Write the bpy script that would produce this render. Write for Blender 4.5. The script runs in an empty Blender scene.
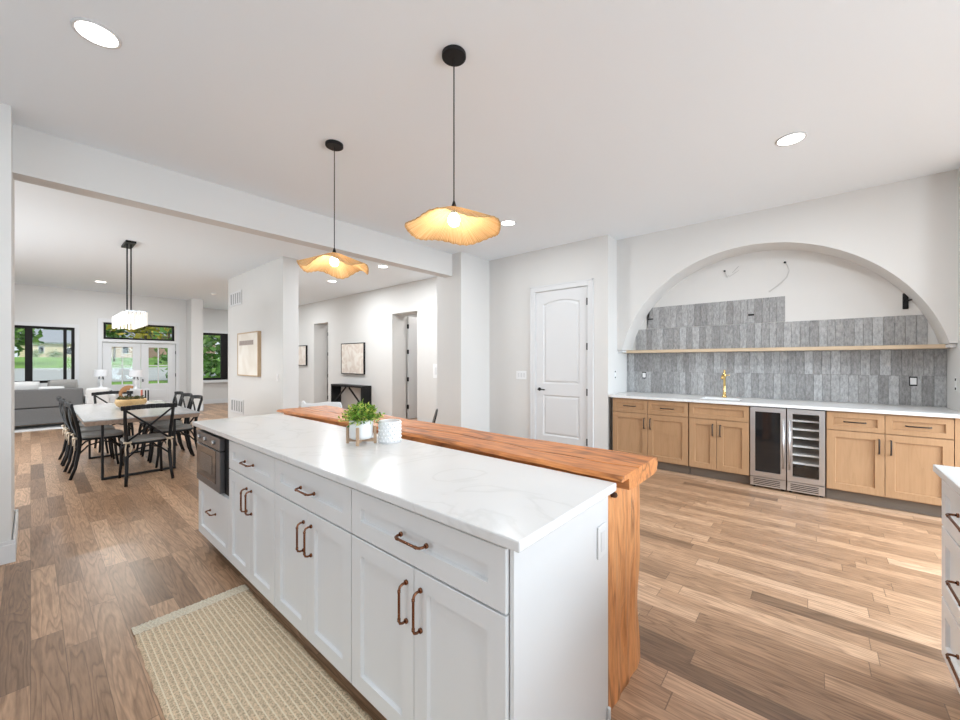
import bpy, bmesh, math, random
from mathutils import Vector, Matrix
random.seed(7)
PI = math.pi
S = bpy.context.scene
COL = S.collection

# ------------------------------------------------------------------ camera, world, sun, big lights, exposure
FPX, HCAM, YAW = 388.0, 1.36, math.atan2(335, 388)
cam = bpy.data.cameras.new('camera'); cam.sensor_width = 36.0; cam.lens = 36.0*FPX/960
cam.shift_y = 2.0/960; cam.clip_start = 0.02; cam.clip_end = 400
co = bpy.data.objects.new('camera', cam); COL.objects.link(co)
co.location = (0, 0, HCAM)
co.rotation_euler = (PI/2, 0, math.atan2(math.sin(YAW), math.cos(YAW)) - PI/2)
S.camera = co

W = bpy.data.worlds.new('sky'); S.world = W; W.use_nodes = True
wn = W.node_tree.nodes; wl = W.node_tree.links
bg = wn['Background']; bg.inputs['Color'].default_value = (0.86, 0.93, 1.0, 1); bg.inputs['Strength'].default_value = 0.95

def light(name, typ, loc, rot, energy, color=(1, 1, 1), size=None, size_y=None, shape=None, spread=None):
    l = bpy.data.lights.new(name, typ); l.energy = energy; l.color = color
    if typ == 'AREA':
        l.shape = shape or ('RECTANGLE' if size_y else 'SQUARE'); l.size = size
        if size_y: l.size_y = size_y
        if spread: l.spread = spread
    elif size is not None and typ == 'POINT': l.shadow_soft_size = size
    o = bpy.data.objects.new(name, l); COL.objects.link(o); o.location = loc; o.rotation_euler = rot
    return o
sun = light('sun', 'SUN', (0, -20, 30), (math.radians(48), 0, math.radians(-20)), 2.1, (1.0, 0.96, 0.88)); sun.data.angle = 0.02
# area lights acting as daylight at unseen openings in the back and left walls
light('daylight_patio_door', 'AREA', (3.95, -3.14, 1.25), (PI/2-0.62, 0, 0), 160, (0.74, 0.88, 1.0), 2.0, 2.2, spread=math.radians(130))
light('daylight_back_window', 'AREA', (0.9, -3.14, 1.65), (PI/2, 0, 0), 96, (0.80, 0.91, 1.0), 2.4, 1.4)
light('kitchen_fill_light', 'AREA', (-2.44, 1.4, 1.6), (0, -PI/2, 0), 24, (0.80, 0.91, 1.0), 1.5, 2.2)  # fill light added for the kitchen at an out-of-view opening
light('dining_fill_light', 'AREA', (-2.44, 8.0, 1.6), (0, -PI/2+0.4, 0), 122, (0.86, 0.94, 1.0), 1.6, 3.4)  # fill light added to brighten the dining room from out of view
S.view_settings.view_transform = 'Standard'; S.view_settings.look = 'None'
S.view_settings.exposure = 0.12; S.view_settings.gamma = 1.0; S.view_settings.use_curve_mapping = False

# ------------------------------------------------------------------ materials
def nmat(name):
    m = bpy.data.materials.new(name); m.use_nodes = True
    return m, m.node_tree.nodes, m.node_tree.links, m.node_tree.nodes['Principled BSDF']
def pm(name, col, rough=0.5, metal=0.0, noise=0.0, nscale=20.0, bump=0.0, spec=0.5, coat=0.0, emit=None, estr=0.0):
    m, N, L, b = nmat(name)
    b.inputs['Base Color'].default_value = (*col, 1); b.inputs['Roughness'].default_value = rough
    b.inputs['Metallic'].default_value = metal; b.inputs['Specular IOR Level'].default_value = spec
    if coat: b.inputs['Coat Weight'].default_value = coat; b.inputs['Coat Roughness'].default_value = 0.12
    if emit: b.inputs['Emission Color'].default_value = (*emit, 1); b.inputs['Emission Strength'].default_value = estr
    if noise or bump:
        tc = N.new('ShaderNodeTexCoord'); nz = N.new('ShaderNodeTexNoise'); nz.inputs['Scale'].default_value = nscale; nz.inputs['Detail'].default_value = 4
        L.new(tc.outputs['Object'], nz.inputs['Vector'])
        if noise:
            mr = N.new('ShaderNodeMapRange'); mr.inputs['To Min'].default_value = 1-noise; mr.inputs['To Max'].default_value = 1+noise
            L.new(nz.outputs['Fac'], mr.inputs['Value'])
            hv = N.new('ShaderNodeHueSaturation'); hv.inputs['Color'].default_value = (*col, 1)
            L.new(mr.outputs[0], hv.inputs['Value']); L.new(hv.outputs[0], b.inputs['Base Color'])
        if bump:
            bp = N.new('ShaderNodeBump'); bp.inputs['Strength'].default_value = bump; bp.inputs['Distance'].default_value = 0.004
            L.new(nz.outputs['Fac'], bp.inputs['Height']); L.new(bp.outputs[0], b.inputs['Normal'])
    return m
def math_node(N, L, op, a, b=None, c=None):
    n = N.new('ShaderNodeMath'); n.operation = op
    for i, v in enumerate((a, b, c)):
        if v is None: continue
        if isinstance(v, (int, float)): n.inputs[i].default_value = v
        else: L.new(v, n.inputs[i])
    return n.outputs[0]
def ramp(N, L, fac, stops):
    r = N.new('ShaderNodeValToRGB'); e = r.color_ramp.elements
    e[0].position, e[0].color = stops[0][0], (*stops[0][1], 1)
    e[1].position, e[1].color = stops[-1][0], (*stops[-1][1], 1)
    for p, c in stops[1:-1]:
        x = e.new(p); x.color = (*c, 1)
    L.new(fac, r.inputs[0]); return r.outputs[0]
def mixc(N, L, fac, a, b, mode='MIX'):
    n = N.new('ShaderNodeMix'); n.data_type = 'RGBA'; n.blend_type = mode
    for s, v in ((n.inputs[0], fac), (n.inputs[6], a), (n.inputs[7], b)):
        if isinstance(v, (int, float)): s.default_value = v
        elif isinstance(v, tuple): s.default_value = (*v, 1)
        else: L.new(v, s)
    return n.outputs[2]

def floor_mat():
    m, N, L, b = nmat('oak_planks')
    tc = N.new('ShaderNodeTexCoord'); sp = N.new('ShaderNodeSeparateXYZ'); L.new(tc.outputs['Object'], sp.inputs[0])
    w, ln = 0.108, 0.95
    xs = math_node(N, L, 'DIVIDE', sp.outputs[0], w); row = math_node(N, L, 'FLOOR', xs)
    wr = N.new('ShaderNodeTexWhiteNoise'); wr.noise_dimensions = '1D'; L.new(row, wr.inputs['W'])
    lr = math_node(N, L, 'MULTIPLY_ADD', wr.outputs['Value'], 0.5, 0.75)
    ys = math_node(N, L, 'DIVIDE', sp.outputs[1], math_node(N, L, 'MULTIPLY', lr, ln))
    ys = math_node(N, L, 'MULTIPLY_ADD', wr.outputs['Value'], 17.3, ys)
    idy = math_node(N, L, 'FLOOR', ys)
    cv = N.new('ShaderNodeCombineXYZ'); L.new(row, cv.inputs[0]); L.new(idy, cv.inputs[1])
    wp = N.new('ShaderNodeTexWhiteNoise'); wp.noise_dimensions = '2D'; L.new(cv.outputs[0], wp.inputs['Vector'])
    base = ramp(N, L, wp.outputs['Value'], [(0.0, (0.205, 0.120, 0.070)), (0.12, (0.32, 0.19, 0.112)), (0.5, (0.43, 0.262, 0.158)), (0.85, (0.51, 0.318, 0.195)), (1.0, (0.59, 0.385, 0.25))])
    # grain: stretched rings per plank
    gv = N.new('ShaderNodeCombineXYZ')
    L.new(math_node(N, L, 'MULTIPLY_ADD', wp.outputs['Value'], 31.0, math_node(N, L, 'MULTIPLY', sp.outputs[0], 1.0)), gv.inputs[0])
    L.new(math_node(N, L, 'MULTIPLY', sp.outputs[1], 0.085), gv.inputs[1])
    L.new(math_node(N, L, 'MULTIPLY', wp.outputs['Value'], 9.0), gv.inputs[2])
    n1 = N.new('ShaderNodeTexNoise'); n1.inputs['Scale'].default_value = 9.0; n1.inputs['Detail'].default_value = 2; L.new(gv.outputs[0], n1.inputs['Vector'])
    ring = math_node(N, L, 'FRACT', math_node(N, L, 'MULTIPLY', n1.outputs['Fac'], 16.0))
    ringf = ramp(N, L, ring, [(0.0, (0.60, 0.56, 0.53)), (0.2, (0.88, 0.87, 0.86)), (0.8, (1.10, 1.10, 1.10)), (1.0, (0.72, 0.69, 0.66))])
    n2 = N.new('ShaderNodeTexNoise'); n2.inputs['Scale'].default_value = 120.0; n2.inputs['Detail'].default_value = 3; L.new(gv.outputs[0], n2.inputs['Vector'])
    fine = ramp(N, L, n2.outputs['Fac'], [(0.3, (0.74, 0.72, 0.70)), (0.62, (1.10, 1.10, 1.10))])
    c = mixc(N, L, 0.9, base, ringf, 'MULTIPLY'); c = mixc(N, L, 0.9, c, fine, 'MULTIPLY')
    fx = math_node(N, L, 'FRACT', xs); ex = math_node(N, L, 'MINIMUM', fx, math_node(N, L, 'SUBTRACT', 1.0, fx))
    fy = math_node(N, L, 'FRACT', ys); ey = math_node(N, L, 'MINIMUM', fy, math_node(N, L, 'SUBTRACT', 1.0, fy))
    gx = math_node(N, L, 'LESS_THAN', ex, 0.013); gy = math_node(N, L, 'LESS_THAN', ey, 0.0022)
    gap = math_node(N, L, 'MAXIMUM', gx, gy)
    c = mixc(N, L, math_node(N, L, 'MULTIPLY', gap, 0.6), c, (0.11, 0.065, 0.035))
    L.new(c, b.inputs['Base Color']); b.inputs['Roughness'].default_value = 0.36
    h = math_node(N, L, 'SUBTRACT', math_node(N, L, 'MULTIPLY', n2.outputs['Fac'], 0.25), gap)
    bp = N.new('ShaderNodeBump'); bp.inputs['Strength'].default_value = 0.25; bp.inputs['Distance'].default_value = 0.002
    L.new(h, bp.inputs['Height']); L.new(bp.outputs[0], b.inputs['Normal'])
    return m
def wood_mat(name, light_c, mid_c, dark_c, axis=2, scale=6.0, stretch=0.12, rings=7.0, rough=0.42, coat=0.0, amt=1.0, cracks=False):
    m, N, L, b = nmat(name)
    tc = N.new('ShaderNodeTexCoord'); mp = N.new('ShaderNodeMapping'); L.new(tc.outputs['Object'], mp.inputs[0])
    sc = [1.0, 1.0, 1.0]; sc[axis] = stretch; mp.inputs['Scale'].default_value = sc
    n1 = N.new('ShaderNodeTexNoise'); n1.inputs['Scale'].default_value = scale; n1.inputs['Detail'].default_value = 3; n1.inputs['Distortion'].default_value = 0.4
    L.new(mp.outputs[0], n1.inputs['Vector'])
    r = math_node(N, L, 'FRACT', math_node(N, L, 'MULTIPLY', n1.outputs['Fac'], rings))
    n2 = N.new('ShaderNodeTexNoise'); n2.inputs['Scale'].default_value = scale*14; n2.inputs['Detail'].default_value = 4; L.new(mp.outputs[0], n2.inputs['Vector'])
    n3 = N.new('ShaderNodeTexNoise'); n3.inputs['Scale'].default_value = scale*0.5; n3.inputs['Detail'].default_value = 2; L.new(mp.outputs[0], n3.inputs['Vector'])
    c1 = ramp(N, L, r, [(0, mid_c), (0.3, light_c), (0.7, mid_c), (0.88, dark_c), (1.0, mid_c)] if cracks else [(0, mid_c), (0.5, light_c), (0.85, mid_c), (1.0, dark_c)])
    c2 = ramp(N, L, n2.outputs['Fac'], [(0.3, dark_c), (0.6, light_c)])
    c = mixc(N, L, 0.45, c1, c2)
    c3 = ramp(N, L, n3.outputs['Fac'], [(0.3, mid_c), (0.7, light_c)])
    c = mixc(N, L, 1.0 - amt*0.7, c, c3)
    if cracks:
        n4 = N.new('ShaderNodeTexNoise'); n4.inputs['Scale'].default_value = 3.2; n4.inputs['Detail'].default_value = 3; L.new(mp.outputs[0], n4.inputs['Vector'])
        d = math_node(N, L, 'ABSOLUTE', math_node(N, L, 'SUBTRACT', n4.outputs['Fac'], 0.5))
        k = ramp(N, L, d, [(0.0, (1, 1, 1)), (0.016, (0, 0, 0))])
        c = mixc(N, L, math_node(N, L, 'MULTIPLY', k, 0.7), c, tuple(x*0.6 for x in dark_c))
    L.new(c, b.inputs['Base Color']); b.inputs['Roughness'].default_value = rough; b.inputs['Specular IOR Level'].default_value = 0.3
    if coat: b.inputs['Coat Weight'].default_value = coat; b.inputs['Coat Roughness'].default_value = 0.1
    bp = N.new('ShaderNodeBump'); bp.inputs['Strength'].default_value = 0.12; bp.inputs['Distance'].default_value = 0.002
    L.new(n2.outputs['Fac'], bp.inputs['Height']); L.new(bp.outputs[0], b.inputs['Normal'])
    return m
def glass_mat(name, tint=(1, 1, 1), refl=0.08, rough=0.02):
    m, N, L, b = nmat(name); out = N['Material Output']
    t = N.new('ShaderNodeBsdfTransparent'); t.inputs[0].default_value = (*tint, 1)
    g = N.new('ShaderNodeBsdfGlossy'); g.inputs['Roughness'].default_value = rough
    mx = N.new('ShaderNodeMixShader'); mx.inputs[0].default_value = refl
    L.new(t.outputs[0], mx.inputs[1]); L.new(g.outputs[0], mx.inputs[2]); L.new(mx.outputs[0], out.inputs[0]); N.remove(b)
    return m
def quartz_mat():
    m, N, L, b = nmat('white_quartz')
    tc = N.new('ShaderNodeTexCoord'); n1 = N.new('ShaderNodeTexNoise'); n1.inputs['Scale'].default_value = 1.7; n1.inputs['Detail'].default_value = 8; n1.inputs['Distortion'].default_value = 1.2
    L.new(tc.outputs['Object'], n1.inputs['Vector'])
    d = math_node(N, L, 'ABSOLUTE', math_node(N, L, 'SUBTRACT', n1.outputs['Fac'], 0.5))
    v = ramp(N, L, d, [(0.0, (0.72, 0.715, 0.705)), (0.02, (0.775, 0.77, 0.765)), (0.2, (0.79, 0.788, 0.785))])
    L.new(v, b.inputs['Base Color']); b.inputs['Roughness'].default_value = 0.22; b.inputs['Specular IOR Level'].default_value = 0.25
    return m
def tile_mat():
    m, N, L, b = nmat('grey_glazed_tile')
    g = N.new('ShaderNodeNewGeometry'); tc = N.new('ShaderNodeTexCoord')
    c = ramp(N, L, g.outputs['Random Per Island'], [(0.0, (0.25, 0.245, 0.243)), (0.5, (0.325, 0.32, 0.318)), (1.0, (0.42, 0.42, 0.423))])
    mp = N.new('ShaderNodeMapping'); mp.inputs['Scale'].default_value = (1, 2.2, 0.8); L.new(tc.outputs['Object'], mp.inputs[0])
    n1 = N.new('ShaderNodeTexNoise'); n1.inputs['Scale'].default_value = 30; n1.inputs['Detail'].default_value = 6; n1.inputs['Roughness'].default_value = 0.65; L.new(mp.outputs[0], n1.inputs['Vector'])
    f = ramp(N, L, n1.outputs['Fac'], [(0.35, (0.72, 0.72, 0.72)), (0.65, (1.3, 1.3, 1.3))])
    L.new(mixc(N, L, 1.0, c, f, 'MULTIPLY'), b.inputs['Base Color']); b.inputs['Roughness'].default_value = 0.3
    bp = N.new('ShaderNodeBump'); bp.inputs['Strength'].default_value = 0.4; bp.inputs['Distance'].default_value = 0.003
    L.new(n1.outputs['Fac'], bp.inputs['Height']); L.new(bp.outputs[0], b.inputs['Normal'])
    return m
def foliage_mat(name, c0, c1, c2):
    m, N, L, b = nmat(name)
    g = N.new('ShaderNodeNewGeometry')
    c = ramp(N, L, g.outputs['Random Per Island'], [(0, c0), (0.5, c1), (1, c2)])
    L.new(c, b.inputs['Base Color']); b.inputs['Roughness'].default_value = 0.55
    out = N['Material Output']; t = N.new('ShaderNodeBsdfTranslucent'); L.new(c, t.inputs[0])
    mx = N.new('ShaderNodeMixShader'); mx.inputs[0].default_value = 0.3
    L.new(b.outputs[0], mx.inputs[1]); L.new(t.outputs[0], mx.inputs[2]); L.new(mx.outputs[0], out.inputs[0])
    return m
def straw_mat():
    m, N, L, b = nmat('woven_straw'); out = N['Material Output']
    tc = N.new('ShaderNodeTexCoord'); sp = N.new('ShaderNodeSeparateXYZ'); L.new(tc.outputs['Object'], sp.inputs[0])
    a = math_node(N, L, 'ARCTAN2', sp.outputs[1], sp.outputs[0])
    s = math_node(N, L, 'SINE', math_node(N, L, 'MULTIPLY', a, 150.0))
    cv = N.new('ShaderNodeCombineXYZ'); L.new(math_node(N, L, 'MULTIPLY', a, 26.0), cv.inputs[0]); L.new(math_node(N, L, 'MULTIPLY', sp.outputs[2], 6.0), cv.inputs[1])
    nz = N.new('ShaderNodeTexNoise'); nz.inputs['Scale'].default_value = 1.6; nz.inputs['Detail'].default_value = 3; L.new(cv.outputs[0], nz.inputs['Vector'])
    f = math_node(N, L, 'MULTIPLY_ADD', s, 0.14, nz.outputs['Fac'])
    c = ramp(N, L, f, [(0.25, (0.56, 0.34, 0.16)), (0.5, (0.78, 0.55, 0.30)), (0.75, (0.88, 0.70, 0.45))])
    d = N.new('ShaderNodeBsdfDiffuse'); t = N.new('ShaderNodeBsdfTranslucent'); L.new(c, d.inputs[0]); L.new(c, t.inputs[0])
    mx = N.new('ShaderNodeMixShader'); mx.inputs[0].default_value = 0.45
    L.new(d.outputs[0], mx.inputs[1]); L.new(t.outputs[0], mx.inputs[2]); L.new(mx.outputs[0], out.inputs[0]); N.remove(b)
    return m
def stripes_mat(name, axis, period, c_line, c_body, duty=0.25, speck=0.15, nscale=160):
    m, N, L, b = nmat(name)
    tc = N.new('ShaderNodeTexCoord'); sp = N.new('ShaderNodeSeparateXYZ'); L.new(tc.outputs['Object'], sp.inputs[0])
    nz = N.new('ShaderNodeTexNoise'); nz.inputs['Scale'].default_value = nscale; nz.inputs['Detail'].default_value = 2; L.new(tc.outputs['Object'], nz.inputs['Vector'])
    f = math_node(N, L, 'FRACT', math_node(N, L, 'DIVIDE', math_node(N, L, 'MULTIPLY_ADD', nz.outputs['Fac'], period*0.25, sp.outputs[axis]), period))
    k = math_node(N, L, 'LESS_THAN', f, duty)
    body = ramp(N, L, nz.outputs['Fac'], [(0.3, tuple(x*(1-2*speck) for x in c_body)), (0.55, c_body), (0.75, tuple(min(1, x*(1+speck)) for x in c_body))])
    L.new(mixc(N, L, math_node(N, L, 'MULTIPLY', k, 0.8), body, c_line), b.inputs['Base Color']); b.inputs['Roughness'].default_value = 0.95
    bp = N.new('ShaderNodeBump'); bp.inputs['Strength'].default_value = 0.6; bp.inputs['Distance'].default_value = 0.004
    L.new(math_node(N, L, 'ADD', nz.outputs['Fac'], k), bp.inputs['Height']); L.new(bp.outputs[0], b.inputs['Normal'])
    return m
def art_mat(name, c0, c1, c2, scale, dist):
    m, N, L, b = nmat(name)
    tc = N.new('ShaderNodeTexCoord'); nz = N.new('ShaderNodeTexNoise'); nz.inputs['Scale'].default_value = scale; nz.inputs['Detail'].default_value = 1.5; nz.inputs['Distortion'].default_value = dist
    L.new(tc.outputs['Object'], nz.inputs['Vector'])
    L.new(ramp(N, L, nz.outputs['Fac'], [(0.38, c0), (0.5, c1), (0.62, c2)]), b.inputs['Base Color']); b.inputs['Roughness'].default_value = 0.8
    return m
def siding_mat(name, col, step):
    m, N, L, b = nmat(name)
    tc = N.new('ShaderNodeTexCoord'); sp = N.new('ShaderNodeSeparateXYZ'); L.new(tc.outputs['Object'], sp.inputs[0])
    f = math_node(N, L, 'FRACT', math_node(N, L, 'DIVIDE', sp.outputs[2], step))
    L.new(mixc(N, L, math_node(N, L, 'LESS_THAN', f, 0.12), col, tuple(x*0.75 for x in col)), b.inputs['Base Color']); b.inputs['Roughness'].default_value = 0.8
    return m

M = {}
M['wall'] = pm('warm_white_paint', (0.69, 0.676, 0.657), 0.85, noise=0.01, nscale=3)
M['ceil'] = pm('ceiling_paint', (0.85, 0.895, 0.935), 0.9)
M['trim'] = pm('white_trim_paint', (0.69, 0.69, 0.695), 0.4)
M['cab'] = pm('white_cabinet_lacquer', (0.765, 0.77, 0.775), 0.35)
M['floor'] = floor_mat()
M['quartz'] = quartz_mat()
M['maple'] = wood_mat('stained_maple', (0.45, 0.27, 0.148), (0.38, 0.218, 0.112), (0.275, 0.15, 0.07), 2, 5, 0.10, 5, 0.45, amt=0.55)
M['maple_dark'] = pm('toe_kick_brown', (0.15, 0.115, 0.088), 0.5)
M['slab'] = wood_mat('live_edge_wood', (0.74, 0.30, 0.095), (0.58, 0.20, 0.058), (0.24, 0.072, 0.024), 1, 5.5, 0.16, 7, 0.42, cracks=True)
M['slableg'] = wood_mat('live_edge_wood_upright', (0.87, 0.42, 0.175), (0.74, 0.305, 0.11), (0.34, 0.115, 0.038), 2, 6.5, 0.14, 6, 0.45, cracks=True)
M['bark'] = pm('dark_crack', (0.07, 0.03, 0.015), 0.8)
M['shelf'] = wood_mat('pale_oak_shelf', (0.66, 0.52, 0.37), (0.58, 0.44, 0.30), (0.46, 0.33, 0.21), 1, 6, 0.08, 6, 0.5, amt=0.7)
M['tile'] = tile_mat()
M['grout'] = pm('grey_grout', (0.27, 0.265, 0.26), 0.9)
M['bronze'] = pm('aged_copper', (0.24, 0.105, 0.058), 0.25, 1.0)
M['blackmetal'] = pm('black_metal', (0.010, 0.010, 0.011), 0.45, 0.0, spec=0.25)
M['blackhandle'] = pm('dark_bronze', (0.05, 0.04, 0.035), 0.35, 0.7)
M['steel'] = pm('stainless_steel', (0.64, 0.64, 0.65), 0.3, 1.0)
M['steel_dark'] = pm('dark_steel', (0.20, 0.20, 0.21), 0.35, 0.9)
M['ovenglass'] = pm('black_oven_glass', (0.018, 0.018, 0.02), 0.06, 0.0, spec=0.7)
M['screen'] = pm('grey_oven_window', (0.075, 0.08, 0.085), 0.12)
M['brass'] = pm('brass', (0.80, 0.56, 0.22), 0.18, 1.0)
M['blackwood'] = pm('black_stained_wood', (0.007, 0.007, 0.008), 0.45, spec=0.3, noise=0.15, nscale=30)
M['cushion'] = pm('grey_linen', (0.33, 0.315, 0.295), 0.95, noise=0.12, nscale=90, bump=0.3)
M['tie'] = pm('cream_tape', (0.62, 0.52, 0.40), 0.9)
M['tabletop'] = wood_mat('greywashed_wood', (0.47, 0.475, 0.485), (0.43, 0.433, 0.44), (0.36, 0.355, 0.355), 1, 4.5, 0.15, 5, 0.22, coat=0.3, amt=0.8)
M['tableedge'] = wood_mat('raw_table_edge', (0.40, 0.31, 0.25), (0.31, 0.235, 0.185), (0.17, 0.12, 0.09), 1, 8, 0.3, 5, 0.6)
M['bowlwood'] = wood_mat('blond_bowl_wood', (0.62, 0.42, 0.20), (0.50, 0.31, 0.13), (0.32, 0.18, 0.07), 0, 8, 0.4, 4, 0.35)
M['carved'] = wood_mat('brown_carved_wood', (0.50, 0.25, 0.10), (0.36, 0.16, 0.06), (0.15, 0.06, 0.025), 0, 20, 0.4, 5, 0.4)
M['straw'] = straw_mat()
M['bulb'] = pm('lit_bulb', (1, 1, 1), 0.4, emit=(1.0, 0.88, 0.68), estr=14)
M['led'] = pm('lit_downlight', (1, 1, 1), 0.4, emit=(1.0, 0.98, 0.95), estr=9)
M['crystal'] = pm('lit_glass_rods', (0.95, 0.92, 0.88), 0.15, emit=(1.0, 0.93, 0.82), estr=0.3)
M['sofa'] = pm('charcoal_tweed', (0.165, 0.163, 0.162), 0.95, noise=0.3, nscale=60, bump=0.4)
M['whitefab'] = pm('white_boucle', (0.74, 0.73, 0.72), 0.95, noise=0.05, nscale=50, bump=0.4)
M['whiteplas'] = pm('white_plastic', (0.82, 0.82, 0.82), 0.35)
M['ceramic'] = pm('white_ceramic', (0.82, 0.82, 0.82), 0.3)
M['standwood'] = wood_mat('planter_stand_wood', (0.50, 0.35, 0.24), (0.42, 0.28, 0.18), (0.28, 0.17, 0.10), 2, 30, 0.2, 3, 0.5)
M['leaf'] = foliage_mat('bright_leaves', (0.018, 0.09, 0.015), (0.2, 0.43, 0.045), (0.80, 0.78, 0.20))
M['soil'] = pm('dark_soil', (0.05, 0.035, 0.025), 0.95)
M['rug'] = stripes_mat('jute_rug', 0, 0.0235, (0.90, 0.80, 0.62), (0.74, 0.57, 0.38), 0.19, 0.24)
M['rugband'] = stripes_mat('jute_rug_band', 1, 0.016, (0.68, 0.56, 0.40), (0.86, 0.78, 0.63), 0.3, 0.12, 120)
M['glass'] = glass_mat('window_glass', (0.98, 1.0, 0.99), 0.012)
M['doorglass'] = pm('smoked_fridge_glass', (0.012, 0.012, 0.013), 0.05, spec=0.5)
M['winframe'] = pm('black_window_frame', (0.009, 0.007, 0.007), 0.5, spec=0.2)
M['fabricshade'] = pm('white_lampshade', (0.82, 0.82, 0.84), 0.8)
M['artframe'] = wood_mat('oak_picture_frame', (0.60, 0.45, 0.30), (0.50, 0.36, 0.23), (0.38, 0.26, 0.16), 2, 20, 0.1, 4, 0.5)
M['art_beige'] = art_mat('beige_abstract', (0.74, 0.68, 0.60), (0.80, 0.75, 0.68), (0.84, 0.80, 0.74), 2.2, 0.4)
M['art_taupe'] = pm('taupe_brush_stroke', (0.36, 0.30, 0.27), 0.8, noise=0.3, nscale=30)
M['art_swirl'] = art_mat('swirl_abstract', (0.70, 0.61, 0.54), (0.77, 0.70, 0.63), (0.82, 0.77, 0.71), 3.0, 2.2)
M['grass'] = pm('lawn_grass', (0.17, 0.33, 0.055), 0.95, noise=0.25, nscale=1.2)
M['road'] = pm('pale_asphalt', (0.40, 0.41, 0.42), 0.9, noise=0.08, nscale=1)
M['house'] = siding_mat('cream_siding', (0.72, 0.62, 0.45), 0.28)
M['roof'] = pm('grey_shingles', (0.33, 0.35, 0.40), 0.8, noise=0.1, nscale=4)
M['tan'] = siding_mat('tan_siding', (0.60, 0.46, 0.38), 0.28)
M['brick'] = pm('pink_brick', (0.42, 0.26, 0.23), 0.85, noise=0.1, nscale=4)
M['darkpane'] = pm('dark_house_glass', (0.03, 0.035, 0.04), 0.1)
M['trunk'] = pm('tree_bark', (0.13, 0.09, 0.065), 0.9, noise=0.2, nscale=10)
M['fgreen'] = foliage_mat('green_canopy', (0.045, 0.12, 0.025), (0.11, 0.24, 0.05), (0.24, 0.38, 0.09))
M['fyellow'] = foliage_mat('yellow_canopy', (0.28, 0.24, 0.03), (0.52, 0.40, 0.05), (0.66, 0.52, 0.12))
M['candle'] = pm('red_brown_candle', (0.35, 0.10, 0.07), 0.6)
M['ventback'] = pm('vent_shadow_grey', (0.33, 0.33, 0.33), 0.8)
M['mark'] = pm('pencil_scuff', (0.45, 0.44, 0.43), 0.9)
M['cable'] = pm('white_cable', (0.62, 0.61, 0.60), 0.6)

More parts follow.
